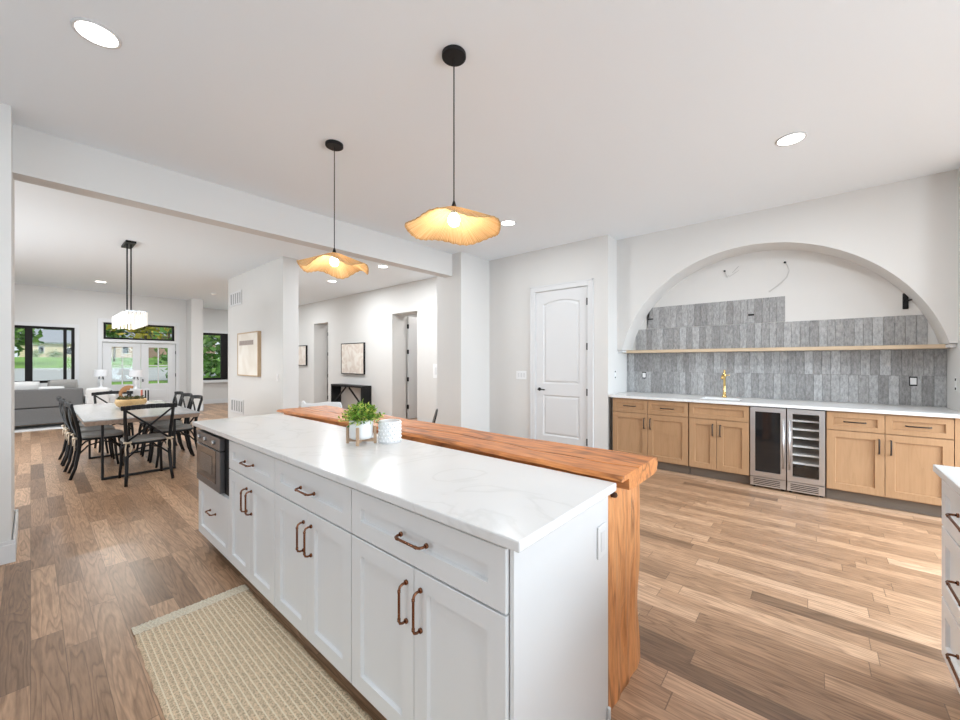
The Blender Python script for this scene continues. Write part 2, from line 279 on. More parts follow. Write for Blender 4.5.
# ------------------------------------------------------------------ mesh helpers
ORG = {}
class MB:
    def __init__(s): s.bm = bmesh.new()
    def box(s, x0, x1, y0, y1, z0, z1):
        x0, x1 = min(x0, x1), max(x0, x1); y0, y1 = min(y0, y1), max(y0, y1); z0, z1 = min(z0, z1), max(z0, z1)
        v = [s.bm.verts.new(p) for p in ((x0,y0,z0),(x1,y0,z0),(x1,y1,z0),(x0,y1,z0),(x0,y0,z1),(x1,y0,z1),(x1,y1,z1),(x0,y1,z1))]
        for f in ((0,3,2,1),(4,5,6,7),(0,1,5,4),(1,2,6,5),(2,3,7,6),(3,0,4,7)): s.bm.faces.new([v[i] for i in f])
        return s
    def obox(s, m, sx, sy, sz):
        v = [s.bm.verts.new(m @ Vector((a*sx/2, b*sy/2, c*sz/2))) for a, b, c in ((-1,-1,-1),(1,-1,-1),(1,1,-1),(-1,1,-1),(-1,-1,1),(1,-1,1),(1,1,1),(-1,1,1))]
        for f in ((0,3,2,1),(4,5,6,7),(0,1,5,4),(1,2,6,5),(2,3,7,6),(3,0,4,7)): s.bm.faces.new([v[i] for i in f])
        return s
    def bar(s, p, q, w, h, up=(0,0,1)):
        p, q = Vector(p), Vector(q); d = q-p; ln = d.length; d.normalize(); up = Vector(up)
        if abs(d.dot(up)) > 0.98: up = Vector((1,0,0))
        a = d.cross(up).normalized(); b = a.cross(d)
        m = Matrix((a, d, b)).transposed().to_4x4(); m.translation = (p+q)/2
        return s.obox(m, w, ln, h)
    def tube(s, pts, r, n=8, caps=True):
        pts = [Vector(p) for p in pts]; rs = r if isinstance(r, (list, tuple)) else [r]*len(pts); rings = []; prev = None
        for i, p in enumerate(pts):
            t = (pts[min(i+1, len(pts)-1)] - pts[max(i-1, 0)]).normalized()
            if prev is None:
                a = t.cross(Vector((0,0,1)))
                if a.length < 1e-3: a = t.cross(Vector((1,0,0)))
                a.normalize()
            else:
                a = (prev - t*prev.dot(t)).normalized()
            prev = a; b = t.cross(a)
            rings.append([s.bm.verts.new(p + (a*math.cos(2*PI*k/n) + b*math.sin(2*PI*k/n))*rs[i]) for k in range(n)])
        for i in range(len(rings)-1):
            for k in range(n): s.bm.faces.new((rings[i][k], rings[i][(k+1)%n], rings[i+1][(k+1)%n], rings[i+1][k]))
        if caps:
            s.bm.faces.new(rings[0][::-1]); s.bm.faces.new(rings[-1])
        return s
    def lathe(s, prof, c=(0,0,0), n=32, sx=1.0, sy=1.0):
        rings = []
        for r, z in prof:
            if r < 1e-5: rings.append([s.bm.verts.new((c[0], c[1], c[2]+z))])
            else: rings.append([s.bm.verts.new((c[0]+sx*r*math.cos(2*PI*k/n), c[1]+sy*r*math.sin(2*PI*k/n), c[2]+z)) for k in range(n)])
        for a, b in zip(rings[:-1], rings[1:]):
            for k in range(n):
                k2 = (k+1) % n
                if len(a) == 1 and len(b) > 1: s.bm.faces.new((a[0], b[k2], b[k]))
                elif len(b) == 1 and len(a) > 1: s.bm.faces.new((a[k], a[k2], b[0]))
                elif len(a) > 1: s.bm.faces.new((a[k], a[k2], b[k2], b[k]))
        return s
    def prism(s, poly, fn, d0, d1):
        a = [s.bm.verts.new(fn(u, v, d0)) for u, v in poly]; b = [s.bm.verts.new(fn(u, v, d1)) for u, v in poly]
        n = len(poly); s.bm.faces.new(a[::-1]); s.bm.faces.new(b)
        for i in range(n): s.bm.faces.new((a[i], a[(i+1)%n], b[(i+1)%n], b[i]))
        return s
    def leaf(s, p, d, ln, w, up=None):
        d = Vector(d).normalized(); u = Vector(up) if up else Vector((random.gauss(0,1), random.gauss(0,1), random.gauss(0,1)))
        a = d.cross(u)
        if a.length < 1e-3: a = d.cross(Vector((1,0,0)))
        a.normalize(); nrm = a.cross(d); p = Vector(p)
        v = [s.bm.verts.new(x) for x in (p, p+d*ln*0.5+a*w*0.5, p+d*ln-nrm*ln*0.12, p+d*ln*0.5-a*w*0.5)]
        s.bm.faces.new(v); return s
    def obj(s, name, mat, parent=None, bevel=0.0, smooth=False, fix=True, seg=2, kind=None):
        if fix: bmesh.ops.recalc_face_normals(s.bm, faces=s.bm.faces[:])
        me = bpy.data.meshes.new(name)
        off = ORG.get(parent.name if parent else None, Vector((0,0,0)))
        s.bm.transform(Matrix.Translation(-off)); s.bm.to_mesh(me); s.bm.free()
        o = bpy.data.objects.new(name, me); COL.objects.link(o); me.materials.append(mat)
        if smooth:
            for p in me.polygons: p.use_smooth = True
        if parent: o.parent = parent; ORG[o.name] = off
        if bevel:
            b = o.modifiers.new('bevel', 'BEVEL'); b.width = bevel; b.segments = seg; b.limit_method = 'ANGLE'; b.angle_limit = 0.6
        if kind: o['kind'] = kind
        return o
def box(name, mat, b, parent=None, bevel=0.0, kind=None):
    return MB().box(*b).obj(name, mat, parent, bevel, kind=kind)
def thing(name, label, cat, loc=(0,0,0), group=None):
    o = bpy.data.objects.new(name, None); COL.objects.link(o); o.location = loc; o.empty_display_size = 0.05
    o['label'] = label; o['category'] = cat
    if group: o['group'] = group
    ORG[o.name] = Vector(loc); return o
def tag(o, label, cat, group=None):
    o['label'] = label; o['category'] = cat
    if group: o['group'] = group
    return o
def dup(root, loc, rotz=0.0, label=None):
    r = root.copy(); COL.objects.link(r); r.location = loc; r.rotation_euler = (0, 0, rotz)
    if label: r['label'] = label
    for ch in list(root.children):
        c = ch.copy(); COL.objects.link(c); c.parent = r
        if ch.type == 'LIGHT': c.data = ch.data
        for g in list(ch.children):
            d = g.copy(); COL.objects.link(d); d.parent = c
    return r
AX = {'x-': lambda f: (lambda u, d, z: (f-d, u, z)), 'x+': lambda f: (lambda u, d, z: (f+d, u, z)),
      'y+': lambda f: (lambda u, d, z: (u, f+d, z)), 'y-': lambda f: (lambda u, d, z: (u, f-d, z))}
def shaker(ax, f, u0, u1, z0, z1, rail=0.062, th=0.02, rec=0.0125, mb=None):
    P = AX[ax](f); mb = mb or MB(); bm = mb.bm; bv = 0.004
    def rect(a0, a1, c0, c1, d): return [bm.verts.new(P(u, d, z)) for u, z in ((a0,c0),(a1,c0),(a1,c1),(a0,c1))]
    r0 = rect(u0, u1, z0, z1, -th); r1 = rect(u0, u1, z0, z1, -0.0015); r1b = rect(u0+.0015, u1-.0015, z0+.0015, z1-.0015, 0)
    r2 = rect(u0+rail, u1-rail, z0+rail, z1-rail, 0); r3 = rect(u0+rail+bv, u1-rail-bv, z0+rail+bv, z1-rail-bv, -rec)
    bm.faces.new(r0)
    for a, b in ((r0,r1),(r1,r1b),(r1b,r2),(r2,r3)):
        for i in range(4): bm.faces.new((a[i], a[(i+1)%4], b[(i+1)%4], b[i]))
    bm.faces.new(r3); return mb
def pull(ax, f, u, z, ln, vertical, mat, parent, r=0.0045, out=0.032, flange=True):
    P = AX[ax](f); h = ln/2; c = 0.014
    line = [(-h, 0.0), (-h, out-c), (-h+c*0.3, out-c*0.3), (-h+c, out), (h-c, out), (h-c*0.3, out-c*0.3), (h, out-c), (h, 0.0)]
    mb = MB(); fn = (lambda t, d: P(u, d, z+t)) if vertical else (lambda t, d: P(u+t, d, z))
    mb.tube([fn(t, d) for t, d in line], r, 10)
    if flange:
        for t in (-h, h): mb.tube([fn(t, 0.0), fn(t, 0.006)], r*1.9, 10)
        for t in (-h*0.72, h*0.72): mb.tube([fn(t-0.004, out), fn(t+0.004, out)], r*1.25, 10)
    return mb.obj('handle', mat, parent, smooth=True)
def grid_wall(mb, ax, a, b, u0, u1, z0, z1, holes=()):
    us = sorted({u0, u1, *[h[0] for h in holes], *[h[1] for h in holes]}); zs = sorted({z0, z1, *[h[2] for h in holes], *[h[3] for h in holes]})
    us = [u for u in us if u0 <= u <= u1]; zs = [z for z in zs if z0 <= z <= z1]
    for i in range(len(us)-1):
        run = None
        for j in range(len(zs)-1):
            cu, cz = (us[i]+us[i+1])/2, (zs[j]+zs[j+1])/2
            solid = not any(h[0] < cu < h[1] and h[2] < cz < h[3] for h in holes)
            if solid and run is None: run = zs[j]
            if run is not None and (not solid or j == len(zs)-2):
                top = zs[j+1] if solid else zs[j]
                if ax == 'x': mb.box(a, b, us[i], us[i+1], run, top)
                else: mb.box(us[i], us[i+1], a, b, run, top)
                run = None
    return mb

# ------------------------------------------------------------------ room shell
HC = 3.10
YF = 13.4
mb = MB(); mb.box(-2.6, 7.3, -3.3, YF+0.15, -0.12, 0); mb.box(3.0, 5.7, YF+0.15, 15.05, -0.12, 0); mb.obj('floor', M['floor'], kind='structure')
mb = MB(); mb.box(-2.6, 7.3, -3.3, YF+0.15, HC, HC+0.15); mb.box(3.0, 5.7, YF+0.15, 15.05, HC, HC+0.15); mb.obj('ceiling', M['ceil'], kind='structure')
grid_wall(MB(), 'x', -2.6, -2.5, -3.3, YF, 0, HC, [(0.3, 2.5, 0.85, 2.35), (6.3, 9.7, 0.8, 2.4)]).obj('wall_left', M['wall'], kind='structure')
grid_wall(MB(), 'y', -3.3, -3.2, -2.5, 5.4, 0, HC, [(-0.3, 2.1, 0.95, 2.35), (2.95, 4.95, -1, 2.4)]).obj('wall_back', M['wall'], kind='structure')
XD, YL, YR, XT = 5.155, 2.14, -0.977, 5.86
mb = MB(); grid_wall(mb, 'x', XD, XD+0.15, YL+0.1, 4.236, 0, HC, [(2.432, 3.306, -1, 2.445)])
grid_wall(mb, 'x', XD, XD+0.15, -3.2, YR-0.1, 0, HC); mb.obj('wall_right', M['wall'], kind='structure')
mb = MB(); mb.box(XD, XT+0.1, YL, YL+0.1, 0, HC); mb.box(XD, XT+0.1, YR-0.1, YR, 0, HC); mb.box(XT, XT+0.1, YR, YL, 0, HC)
mb.obj('wall_alcove', M['wall'], kind='structure')
# arched soffit wall over the shelf
XA = 5.47; ZS = 1.53; ya, yb, apex = 2.066, -0.929, 2.722
cy_, hw, hh = (ya+yb)/2, (ya-yb)/2, apex-ZS
R_ = (hw*hw+hh*hh)/(2*hh); zc = apex-R_; a0 = math.atan2(ZS-zc, -hw); a1 = math.atan2(ZS-zc, hw)
arc = [(cy_+R_*math.cos(a0+(a1-a0)*i/64), zc+R_*math.sin(a0+(a1-a0)*i/64)) for i in range(65)]
bm_ = MB(); bm = bm_.bm
def av(x, p): return bm.verts.new((x, p[0], p[1]))
top = [(p[0], HC) for p in arc]
fa = [av(XA, p) for p in arc]; fb = [av(XT, p) for p in arc]; ft = [av(XA, p) for p in top]
for i in range(64):
    bm.faces.new((fa[i], fa[i+1], ft[i+1], ft[i])); bm.faces.new((fa[i], fb[i], fb[i+1], fa[i+1]))
for i, yw in ((0, YR), (64, YL)):
    q = [av(XA, (yw, ZS)), av(XA, (yw, HC))]; bm.faces.new((q[0], fa[i], ft[i], q[1]))
    q2 = [av(XT, (yw, ZS))]; bm.faces.new((q[0], q2[0], fb[i], fa[i]))
bmesh.ops.recalc_face_normals(bm, faces=bm.faces[:])
bm_.obj('wall_arch', M['wall'], fix=False, kind='structure')
# wing walls and beam between kitchen and dining room
box('wall_partition_right', M['wall'], (4.447, 5.5, 4.236, 4.79, 0, HC), kind='structure')
box('wall_partition_left', M['wall'], (-2.5, -0.086, 4.14, 4.95, 0, HC), kind='structure')
box('beam', M['wall'], (-0.088, 4.447, 4.43, 4.61, 2.745, HC), kind='structure')
box('wall_picture', M['wall'], (2.715, 2.97, 6.63, 9.35, 0, HC), kind='structure')
XH = 5.42
grid_wall(MB(), 'x', XH, XH+0.40, 4.79, 14.9, 0, HC, [(6.46, 7.34, -1, 2.46), (10.27, 11.10, -1, 2.47)]).obj('wall_hall', M['wall'], kind='structure')
WIN1 = (-0.98, 0.69, 0.878, 2.178); TRN = (1.185, 2.60, 1.935, 2.348); FD = (1.158, 2.632, -1, 1.862)
grid_wall(MB(), 'y', YF, YF+0.15, -2.6, 3.15, 0, HC, [WIN1, TRN, FD]).obj('wall_front', M['wall'], kind='structure')
box('column', M['wall'], (2.872, 3.14, 12.9, YF, 0, HC), kind='structure')
box('wall_nook_left', M['wall'], (3.0, 3.15, YF+0.15, 14.9, 0, HC), kind='structure')
WIN3 = (3.32, 4.325, 0.772, 2.305)
grid_wall(MB(), 'y', 14.9, 15.05, 3.0, 5.7, 0, HC, [WIN3]).obj('wall_nook', M['wall'], kind='structure')
mb = MB()
for y0, y1 in ((5.9, 8.3), (9.7, 12.0)):
    mb.box(7.2, 7.3, y0, y1, 0, HC); mb.box(XH+0.40, 7.2, y0-0.1, y0, 0, HC); mb.box(XH+0.40, 7.2, y1, y1+0.1, 0, HC)
mb.obj('wall_bedrooms', M['wall'], kind='structure')
light('bedroom_fill_light', 'AREA', (6.4, 6.9, 3.05), (0, 0, 0), 16, (1, 0.99, 0.97), 0.6)  # area lights added to brighten the rooms behind the hall doors
light('bedroom_fill_light', 'AREA', (6.4, 10.7, 3.05), (0, 0, 0), 12, (1, 0.99, 0.97), 0.6)

def skirting(name, runs):
    mb = MB()
    for x0, x1, y0, y1 in runs:
        mb.box(x0, x1, y0, y1, 0, 0.125); 
        dx = 0.006 if abs(x1-x0) < abs(y1-y0) else 0; dy = 0.006 if not dx else 0
        mb.box(x0+dx, x1-dx, y0+dy, y1-dy, 0.125, 0.15)
    return mb.obj(name, M['trim'], bevel=0.003, kind='structure')
skirting('baseboard_left', [(-2.5, -0.066, 4.12, 4.14), (-0.086, -0.066, 4.14, 4.95), (-2.5, -0.066, 4.95, 4.97)])
skirting('baseboard_partition', [(4.429, 4.447, 4.236, 4.79), (4.429, XD, 4.218, 4.236)])
skirting('baseboard_right', [(XD-0.018, XD, 3.39, 4.218), (XD-0.018, XD, YL, 2.345)])
skirting('baseboard_picture_wall', [(2.697, 2.715, 6.612, 9.368), (2.697, 2.988, 6.612, 6.63), (2.97, 2.988, 6.612, 9.368)])
skirting('baseboard_hall', [(XH-0.018, XH, 4.79, 6.40), (XH-0.018, XH, 7.40, 10.2), (XH-0.018, XH, 11.17, 14.88)])
skirting('baseboard_front', [(-2.5, 1.02, YF-0.018, YF), (2.77, 2.872, YF-0.018, YF), (2.854, 3.158, 12.882, 12.9), (3.14, 3.158, 12.882, YF), (3.15, XH, 14.882, 14.9)])

# windows
def window(name, x0, x1, z0, z1, y, posts, fr=0.06, rails=(), parent_kind='structure'):
    root = bpy.data.objects.new(name, None); COL.objects.link(root); root['kind'] = 'structure'; root.location = ((x0+x1)/2, y, z0); ORG[name] = Vector(root.location)
    mb = MB(); d0, d1 = y+0.02, y+0.09
    mb.box(x0, x1, d0, d1, z0, z0+fr); mb.box(x0, x1, d0, d1, z1-fr, z1); mb.box(x0, x0+fr, d0, d1, z0+fr, z1-fr); mb.box(x1-fr, x1, d0, d1, z0+fr, z1-fr)
    for a, b in posts: mb.box(a, b, d0-0.005, d1+0.005, z0+fr, z1-fr)
    for a, b, c, e in rails: mb.box(a, b, d0+0.02, d1-0.02, c, e)
    mb.obj('window_frame', M['winframe'], root, bevel=0.004)
    box('window_pane', M['glass'], (x0+fr*0.5, x1-fr*0.5, y+0.052, y+0.058, z0+fr*0.5, z1-fr*0.5), root)
    return root
window('window_1', *WIN1, YF, [(-0.085, 0.03), (0.505, 0.56)], 0.055)
window('window_2', *TRN, YF, [], 0.045, [(TRN[0], TRN[1], 2.125, 2.14)])
window('window_3', *WIN3, 14.9, [(4.13, 4.26)], 0.07)
mb = MB()
for u0, u1, z0, z1 in ((0.3, 2.5, 0.85, 2.35), (6.3, 9.7, 0.8, 2.4)):
    for a in (u0, (u0+u1)/2-0.03, u1-0.06): mb.box(-2.57, -2.52, a, a+0.06, z0, z1)
    mb.box(-2.57, -2.52, u0, u1, z0, z0+0.06); mb.box(-2.57, -2.52, u0, u1, z1-0.06, z1)
mb.obj('added_window_4', M['winframe'], kind='structure')  # out-of-view windows added around the left fill lights
mb = MB()
for u0, u1, z0, z1 in ((-0.3, 2.1, 0.95, 2.35), (2.95, 4.95, 0.0, 2.4)):
    for a in (u0, (u0+u1)/2-0.03, u1-0.06): mb.box(a, a+0.06, -3.28, -3.23, z0, z1)
    mb.box(u0, u1, -3.28, -3.23, z0, z0+0.06); mb.box(u0, u1, -3.28, -3.23, z1-0.06, z1)
mb.obj('window_5', M['winframe'], kind='structure')
mb = MB()
def casing(mb, x0, x1, z0, z1, y, w=0.075, t=0.018, sill=False):
    mb.box(x0-w, x0, y-t, y, z0-(w if sill else 0), z1+w); mb.box(x1, x1+w, y-t, y, z0-(w if sill else 0), z1+w); mb.box(x0, x1, y-t, y, z1, z1+w)
    if sill: mb.box(x0, x1, y-t, y, z0-w, z0)
casing(mb, *WIN1, YF, sill=True); mb.obj('trim_1', M['trim'], bevel=0.003, kind='structure')
mb = MB(); mb.box(1.083, 1.158, YF-0.02, YF, 0, 2.44); mb.box(2.632, 2.707, YF-0.02, YF, 0, 2.44); mb.box(1.158, 2.632, YF-0.02, YF, 2.355, 2.44); mb.box(1.158, 2.632, YF-0.03, YF, 1.862, 1.93)
mb.obj('trim_2', M['trim'], bevel=0.003, kind='structure')
mb = MB(); casing(mb, WIN3[0], WIN3[1], WIN3[2], WIN3[3], 14.9); mb.box(3.2, 4.6, 14.78, 14.9, 0.69, 0.77)
mb.obj('trim_3', M['trim'], bevel=0.003, kind='structure')
# front double door, four glazed lights in each leaf
dr = bpy.data.objects.new('door_1', None); COL.objects.link(dr); dr['kind'] = 'structure'; dr.location = (1.895, YF, 0); ORG['door_1'] = Vector(dr.location)
for x0, x1, gx0, gx1 in ((1.165, 1.890, 1.335, 1.735), (1.900, 2.625, 2.052, 2.46)):
    mb = MB(); grid_wall(mb, 'y', YF+0.02, YF+0.065, x0, x1, 0.01, 1.855, [(gx0, gx1, 0.785, 1.745)])
    mb.box(gx0+0.01, gx1-0.01, YF+0.012, YF+0.02, 0.17, 0.32); mb.box(gx0+0.01, gx1-0.01, YF+0.012, YF+0.02, 0.40, 0.62)
    leafo = mb.obj('door_leaf', M['trim'], dr, bevel=0.004)
    mb = MB(); cx = (gx0+gx1)/2; mb.box(cx-0.011, cx+0.011, YF+0.026, YF+0.06, 0.785, 1.745)
    mb.box(gx0, gx1, YF+0.026, YF+0.06, 1.255, 1.277)
    mb.obj('glazing_bar', M['trim'], leafo)
    box('door_glass', M['glass'], (gx0, gx1, YF+0.040, YF+0.046, 0.785, 1.745), leafo)
mb = MB()
for z in (0.25, 1.0, 1.62): mb.box(2.618, 2.634, YF+0.005, YF+0.022, z-0.045, z+0.045)
mb.obj('hinge', M['blackmetal'], dr)
MB().tube([(1.93, YF+0.02, 0.9), (1.93, YF-0.03, 0.9), (1.93, YF-0.03, 0.84)], 0.012).obj('door_handle', M['blackmetal'], dr, smooth=True)
# arched two-panel pantry door
y0, y1, zt = 2.439, 3.299, 2.438
dr = bpy.data.objects.new('door_2', None); COL.objects.link(dr); dr['kind'] = 'structure'; dr.location = (XD, (y0+y1)/2, 0); ORG['door_2'] = Vector(dr.location)
def arch_poly(a0, a1, z0, z1, rise, n=14):
    pts = [(a0, z0), (a1, z0)]
    for i in range(n+1):
        t = i/n; u = a1 + (a0-a1)*t; pts.append((u, z1 - rise + rise*(1-(2*t-1)**2)))
    return pts
def inset_panel(mb, poly_out, poly_mid, poly_in, f):
    P = AX['x-'](f); bm = mb.bm
    rs = [[bm.verts.new(P(u, d, z)) for u, z in pl] for pl, d in ((poly_out, 0.0), (poly_mid, -0.014), (poly_in, -0.003))]
    n = len(poly_out)
    for a, b in zip(rs[:-1], rs[1:]):
        for i in range(n): bm.faces.new((a[i], a[(i+1)%n], b[(i+1)%n], b[i]))
    bm.faces.new(rs[-1]); return rs[0]
XF = XD+0.010
mb = MB(); bm = mb.bm; P = AX['x-'](XF)
pa0, pa1 = y0+0.125, y1-0.125
top_o = arch_poly(pa0, pa1, 1.03, 2.30, 0.055); low_o = [(pa0, 0.24), (pa1, 0.24), (pa1, 0.86), (pa0, 0.86)]
def shrink(poly, k):
    cu = (pa0+pa1)/2; cz = sum(p[1] for p in poly)/len(poly); zs = [p[1] for p in poly]; cz = (min(zs)+max(zs))/2
    hu = (pa1-pa0)/2; hz = (max(zs)-min(zs))/2
    return [(cu+(u-cu)*(hu-k)/hu, cz+(z-cz)*(hz-k)/hz) for u, z in poly]
t_r = inset_panel(mb, top_o, shrink(top_o, 0.02), shrink(top_o, 0.05), XF)
l_r = inset_panel(mb, low_o, shrink(low_o, 0.02), shrink(low_o, 0.05), XF)
def V(u, z, d=0.0): return bm.verts.new(P(u, d, z))
o = [V(y0, 0.008), V(y1, 0.008), V(y1, zt), V(y0, zt)]; m1 = [V(y0, 0.86), V(y1, 0.86), V(y0, 1.03), V(y1, 1.03), V(y0, 0.24), V(y1, 0.24), V(y0, 2.245), V(y1, 2.245)]
F = bm.faces.new
F((o[0], o[1], m1[5], l_r[1], l_r[0], m1[4])); F((m1[4], l_r[0], l_r[3], m1[0])); F((l_r[1], m1[5], m1[1], l_r[2]))
F((m1[0], l_r[3], l_r[2], m1[1], m1[3], t_r[1], t_r[0], m1[2]))
F((m1[2], t_r[0], t_r[-1], m1[6])); F((t_r[1], m1[3], m1[7], t_r[2]))
ups = t_r[2:]
tp = [V(p[0], zt) for p in arch_poly(pa0, pa1, 1.03, 2.30, 0.055)[2:]]
for i in range(len(ups)-1): F((ups[i], ups[i+1], tp[i+1], tp[i]))
F((m1[7], o[2], tp[0], ups[0])); F((ups[-1], tp[-1], o[3], m1[6]))
bmesh.ops.recalc_face_normals(bm, faces=bm.faces[:])
mb.box(XF+0.016, XF+0.040, y0, y1, 0.008, zt)
mb.obj('door_leaf', M['trim'], dr, fix=False)
mb = MB()
mb.tube([(XF, 3.235, 0.94), (XF-0.012, 3.235, 0.94)], 0.026, 16); mb.tube([(XF-0.01, 3.235, 0.94), (XF-0.05, 3.235, 0.94), (XF-0.055, 3.20, 0.94), (XF-0.05, 3.12, 0.937)], 0.009, 10)
mb.obj('door_handle', M['blackmetal'], dr, smooth=True)
for z in (0.22, 0.93, 1.58, 2.22): MB().box(XF-0.016, XF+0.004, y0-0.006, y0+0.016, z-0.05, z+0.05).obj('hinge', M['blackmetal'], dr)
mb = MB()
for a, b in ((2.345, 2.432), (3.306, 3.393)):
    mb.box(XD-0.016, XD, a, b, 0, 2.53); mb.box(XD-0.022, XD-0.016, (a if a < 3 else b-0.02), (a+0.02 if a < 3 else b), 0, 2.53)
mb.box(XD-0.016, XD, 2.432, 3.306, 2.445, 2.53); mb.box(XD-0.022, XD-0.016, 2.345, 3.393, 2.51, 2.53)
mb.box(XD, XD+0.03, 2.432, 2.4375, 0, 2.445); mb.box(XD, XD+0.03, 3.3005, 3.306, 0, 2.445); mb.box(XD, XD+0.03, 2.4375, 3.3005, 2.4395, 2.445)
mb.obj('trim_4', M['trim'], bevel=0.004, kind='structure')
# bedroom doors standing open in the hall
for nm, yh in (('door_3', 7.325), ('door_4', 11.085)):
    dr = bpy.data.objects.new(nm, None); COL.objects.link(dr); dr['kind'] = 'structure'; dr.location = (XH+0.41, yh, 0); ORG[nm] = Vector(dr.location)
    box('door_leaf', M['trim'], (XH+0.425, XH+1.24, yh-0.04, yh-0.002, 0.01, 2.44), dr, bevel=0.003)
    for z in (0.30, 0.95, 1.60, 2.20): MB().box(XH+0.402, XH+0.432, yh-0.052, yh-0.012, z-0.05, z+0.05).obj('hinge', M['blackmetal'], dr)

# ------------------------------------------------------------------ kitchen island
IX0, IXF = 0.835, 0.815           # carcass face, door face
def island_cab(y0, y1, label, doors=True):
    t = thing('base_cabinet', label, 'cabinet', ((IX0+1.44)/2, (y0+y1)/2, 0), 'white island cabinets')
    mb = MB(); mb.box(IX0, 1.43, y0+0.0015, y1-0.0015, 0.105, 0.8845); mb.obj('body', M['cab'], t)
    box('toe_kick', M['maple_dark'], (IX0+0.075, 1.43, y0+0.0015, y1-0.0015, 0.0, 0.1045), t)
    return t
g = 0.0025
for y0, y1, lab in ((2.09, 2.79, 'white shaker island cabinet next to the built-in oven, one drawer over two doors'),
                    (1.365, 2.09, 'middle white shaker island cabinet, directly opposite the top of the woven runner'),
                    (0.612, 1.365, 'white shaker island cabinet at the near corner beside the plain end panel')):
    t = island_cab(y0, y1, lab); yc = (y0+y1)/2
    d = shaker('x-', IXF, y0+g, y1-g, 0.695, 0.868).obj('drawer', M['cab'], t); pull('x-', IXF, yc, 0.782, 0.128, False, M['bronze'], d)
    for a, b, s in ((y0+g, yc-g*0.5, -1), (yc+g*0.5, y1-g, 1)):
        d = shaker('x-', IXF, a, b, 0.108, 0.688).obj('door', M['cab'], t); pull('x-', IXF, yc+s*0.036, 0.567, 0.128, True, M['bronze'], d)
y0, y1 = 2.79, 3.465
t = thing('base_cabinet', 'white island cabinet at the dining end, single drawer below the built-in oven', 'cabinet', (1.13, 3.13, 0), 'white island cabinets')
mb = MB(); mb.box(IX0, 1.43, y0+0.0015, y1, 0.105, 0.498); mb.box(IX0, 1.43, y1-0.018, y1, 0.498, 0.8845); mb.box(1.36, 1.43, y0+0.0015, y1-0.018, 0.498, 0.8845)
mb.obj('body', M['cab'], t)
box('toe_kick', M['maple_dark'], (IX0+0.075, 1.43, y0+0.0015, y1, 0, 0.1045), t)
d = shaker('x-', IXF, y0+g, y1-g, 0.108, 0.492).obj('drawer', M['cab'], t); pull('x-', IXF, 3.11, 0.335, 0.115, False, M['bronze'], d)
# oven
t = thing('built_in_oven', 'small black and steel built-in oven at the far end of the island', 'oven', (1.08, 3.12, 0.50))
box('body', M['blackmetal'], (IXF+0.012, 1.34, 2.797, 3.44, 0.503, 0.868), t)
box('control_panel', M['steel_dark'], (IXF-0.018, IXF+0.0115, 2.905, 3.438, 0.782, 0.864), t, bevel=0.003)
box('oven_door', M['steel_dark'], (IXF-0.018, IXF+0.0115, 2.905, 3.438, 0.507, 0.776), t, bevel=0.003)
dd = box('door_glass', M['ovenglass'], (IXF-0.0205, IXF-0.0185, 2.985, 3.425, 0.555, 0.772), t)
box('viewing_window', M['screen'], (IXF-0.022, IXF-0.021, 3.06, 3.34, 0.605, 0.725), dd)
for y in (3.36, 3.22, 3.03):
    MB().tube([(IXF-0.018, y, 0.823), (IXF-0.030, y, 0.823)], 0.015, 14).obj('knob', M['steel'], t, smooth=True)
# end panel
t = thing('end_panel', 'plain white end panel closing the near end of the island', 'panel', (1.13, 0.605, 0))
box('panel', M['cab'], (IXF+0.013, 1.44, 0.597, 0.6105, 0.0, 0.8845), t, bevel=0.002)
box('shoe_moulding', M['cab'], (1.426, 1.44, 0.585, 0.5968, 0.0, 0.05), t, bevel=0.003)
t = thing('outlet_cover', 'white outlet cover on the island end panel', 'outlet', (1.372, 0.592, 0.70))
box('plate', M['whiteplas'], (1.337, 1.407, 0.590, 0.5965, 0.645, 0.762), t, bevel=0.003)
box('socket', M['cab'], (1.356, 1.388, 0.5875, 0.5898, 0.668, 0.739), t, bevel=0.002)
# countertop
t = box('quartz_countertop', M['quartz'], (0.79, 1.412, 0.553, 3.53, 0.885, 0.915), bevel=0.004)
tag(t, 'long white quartz countertop on the kitchen island', 'countertop')
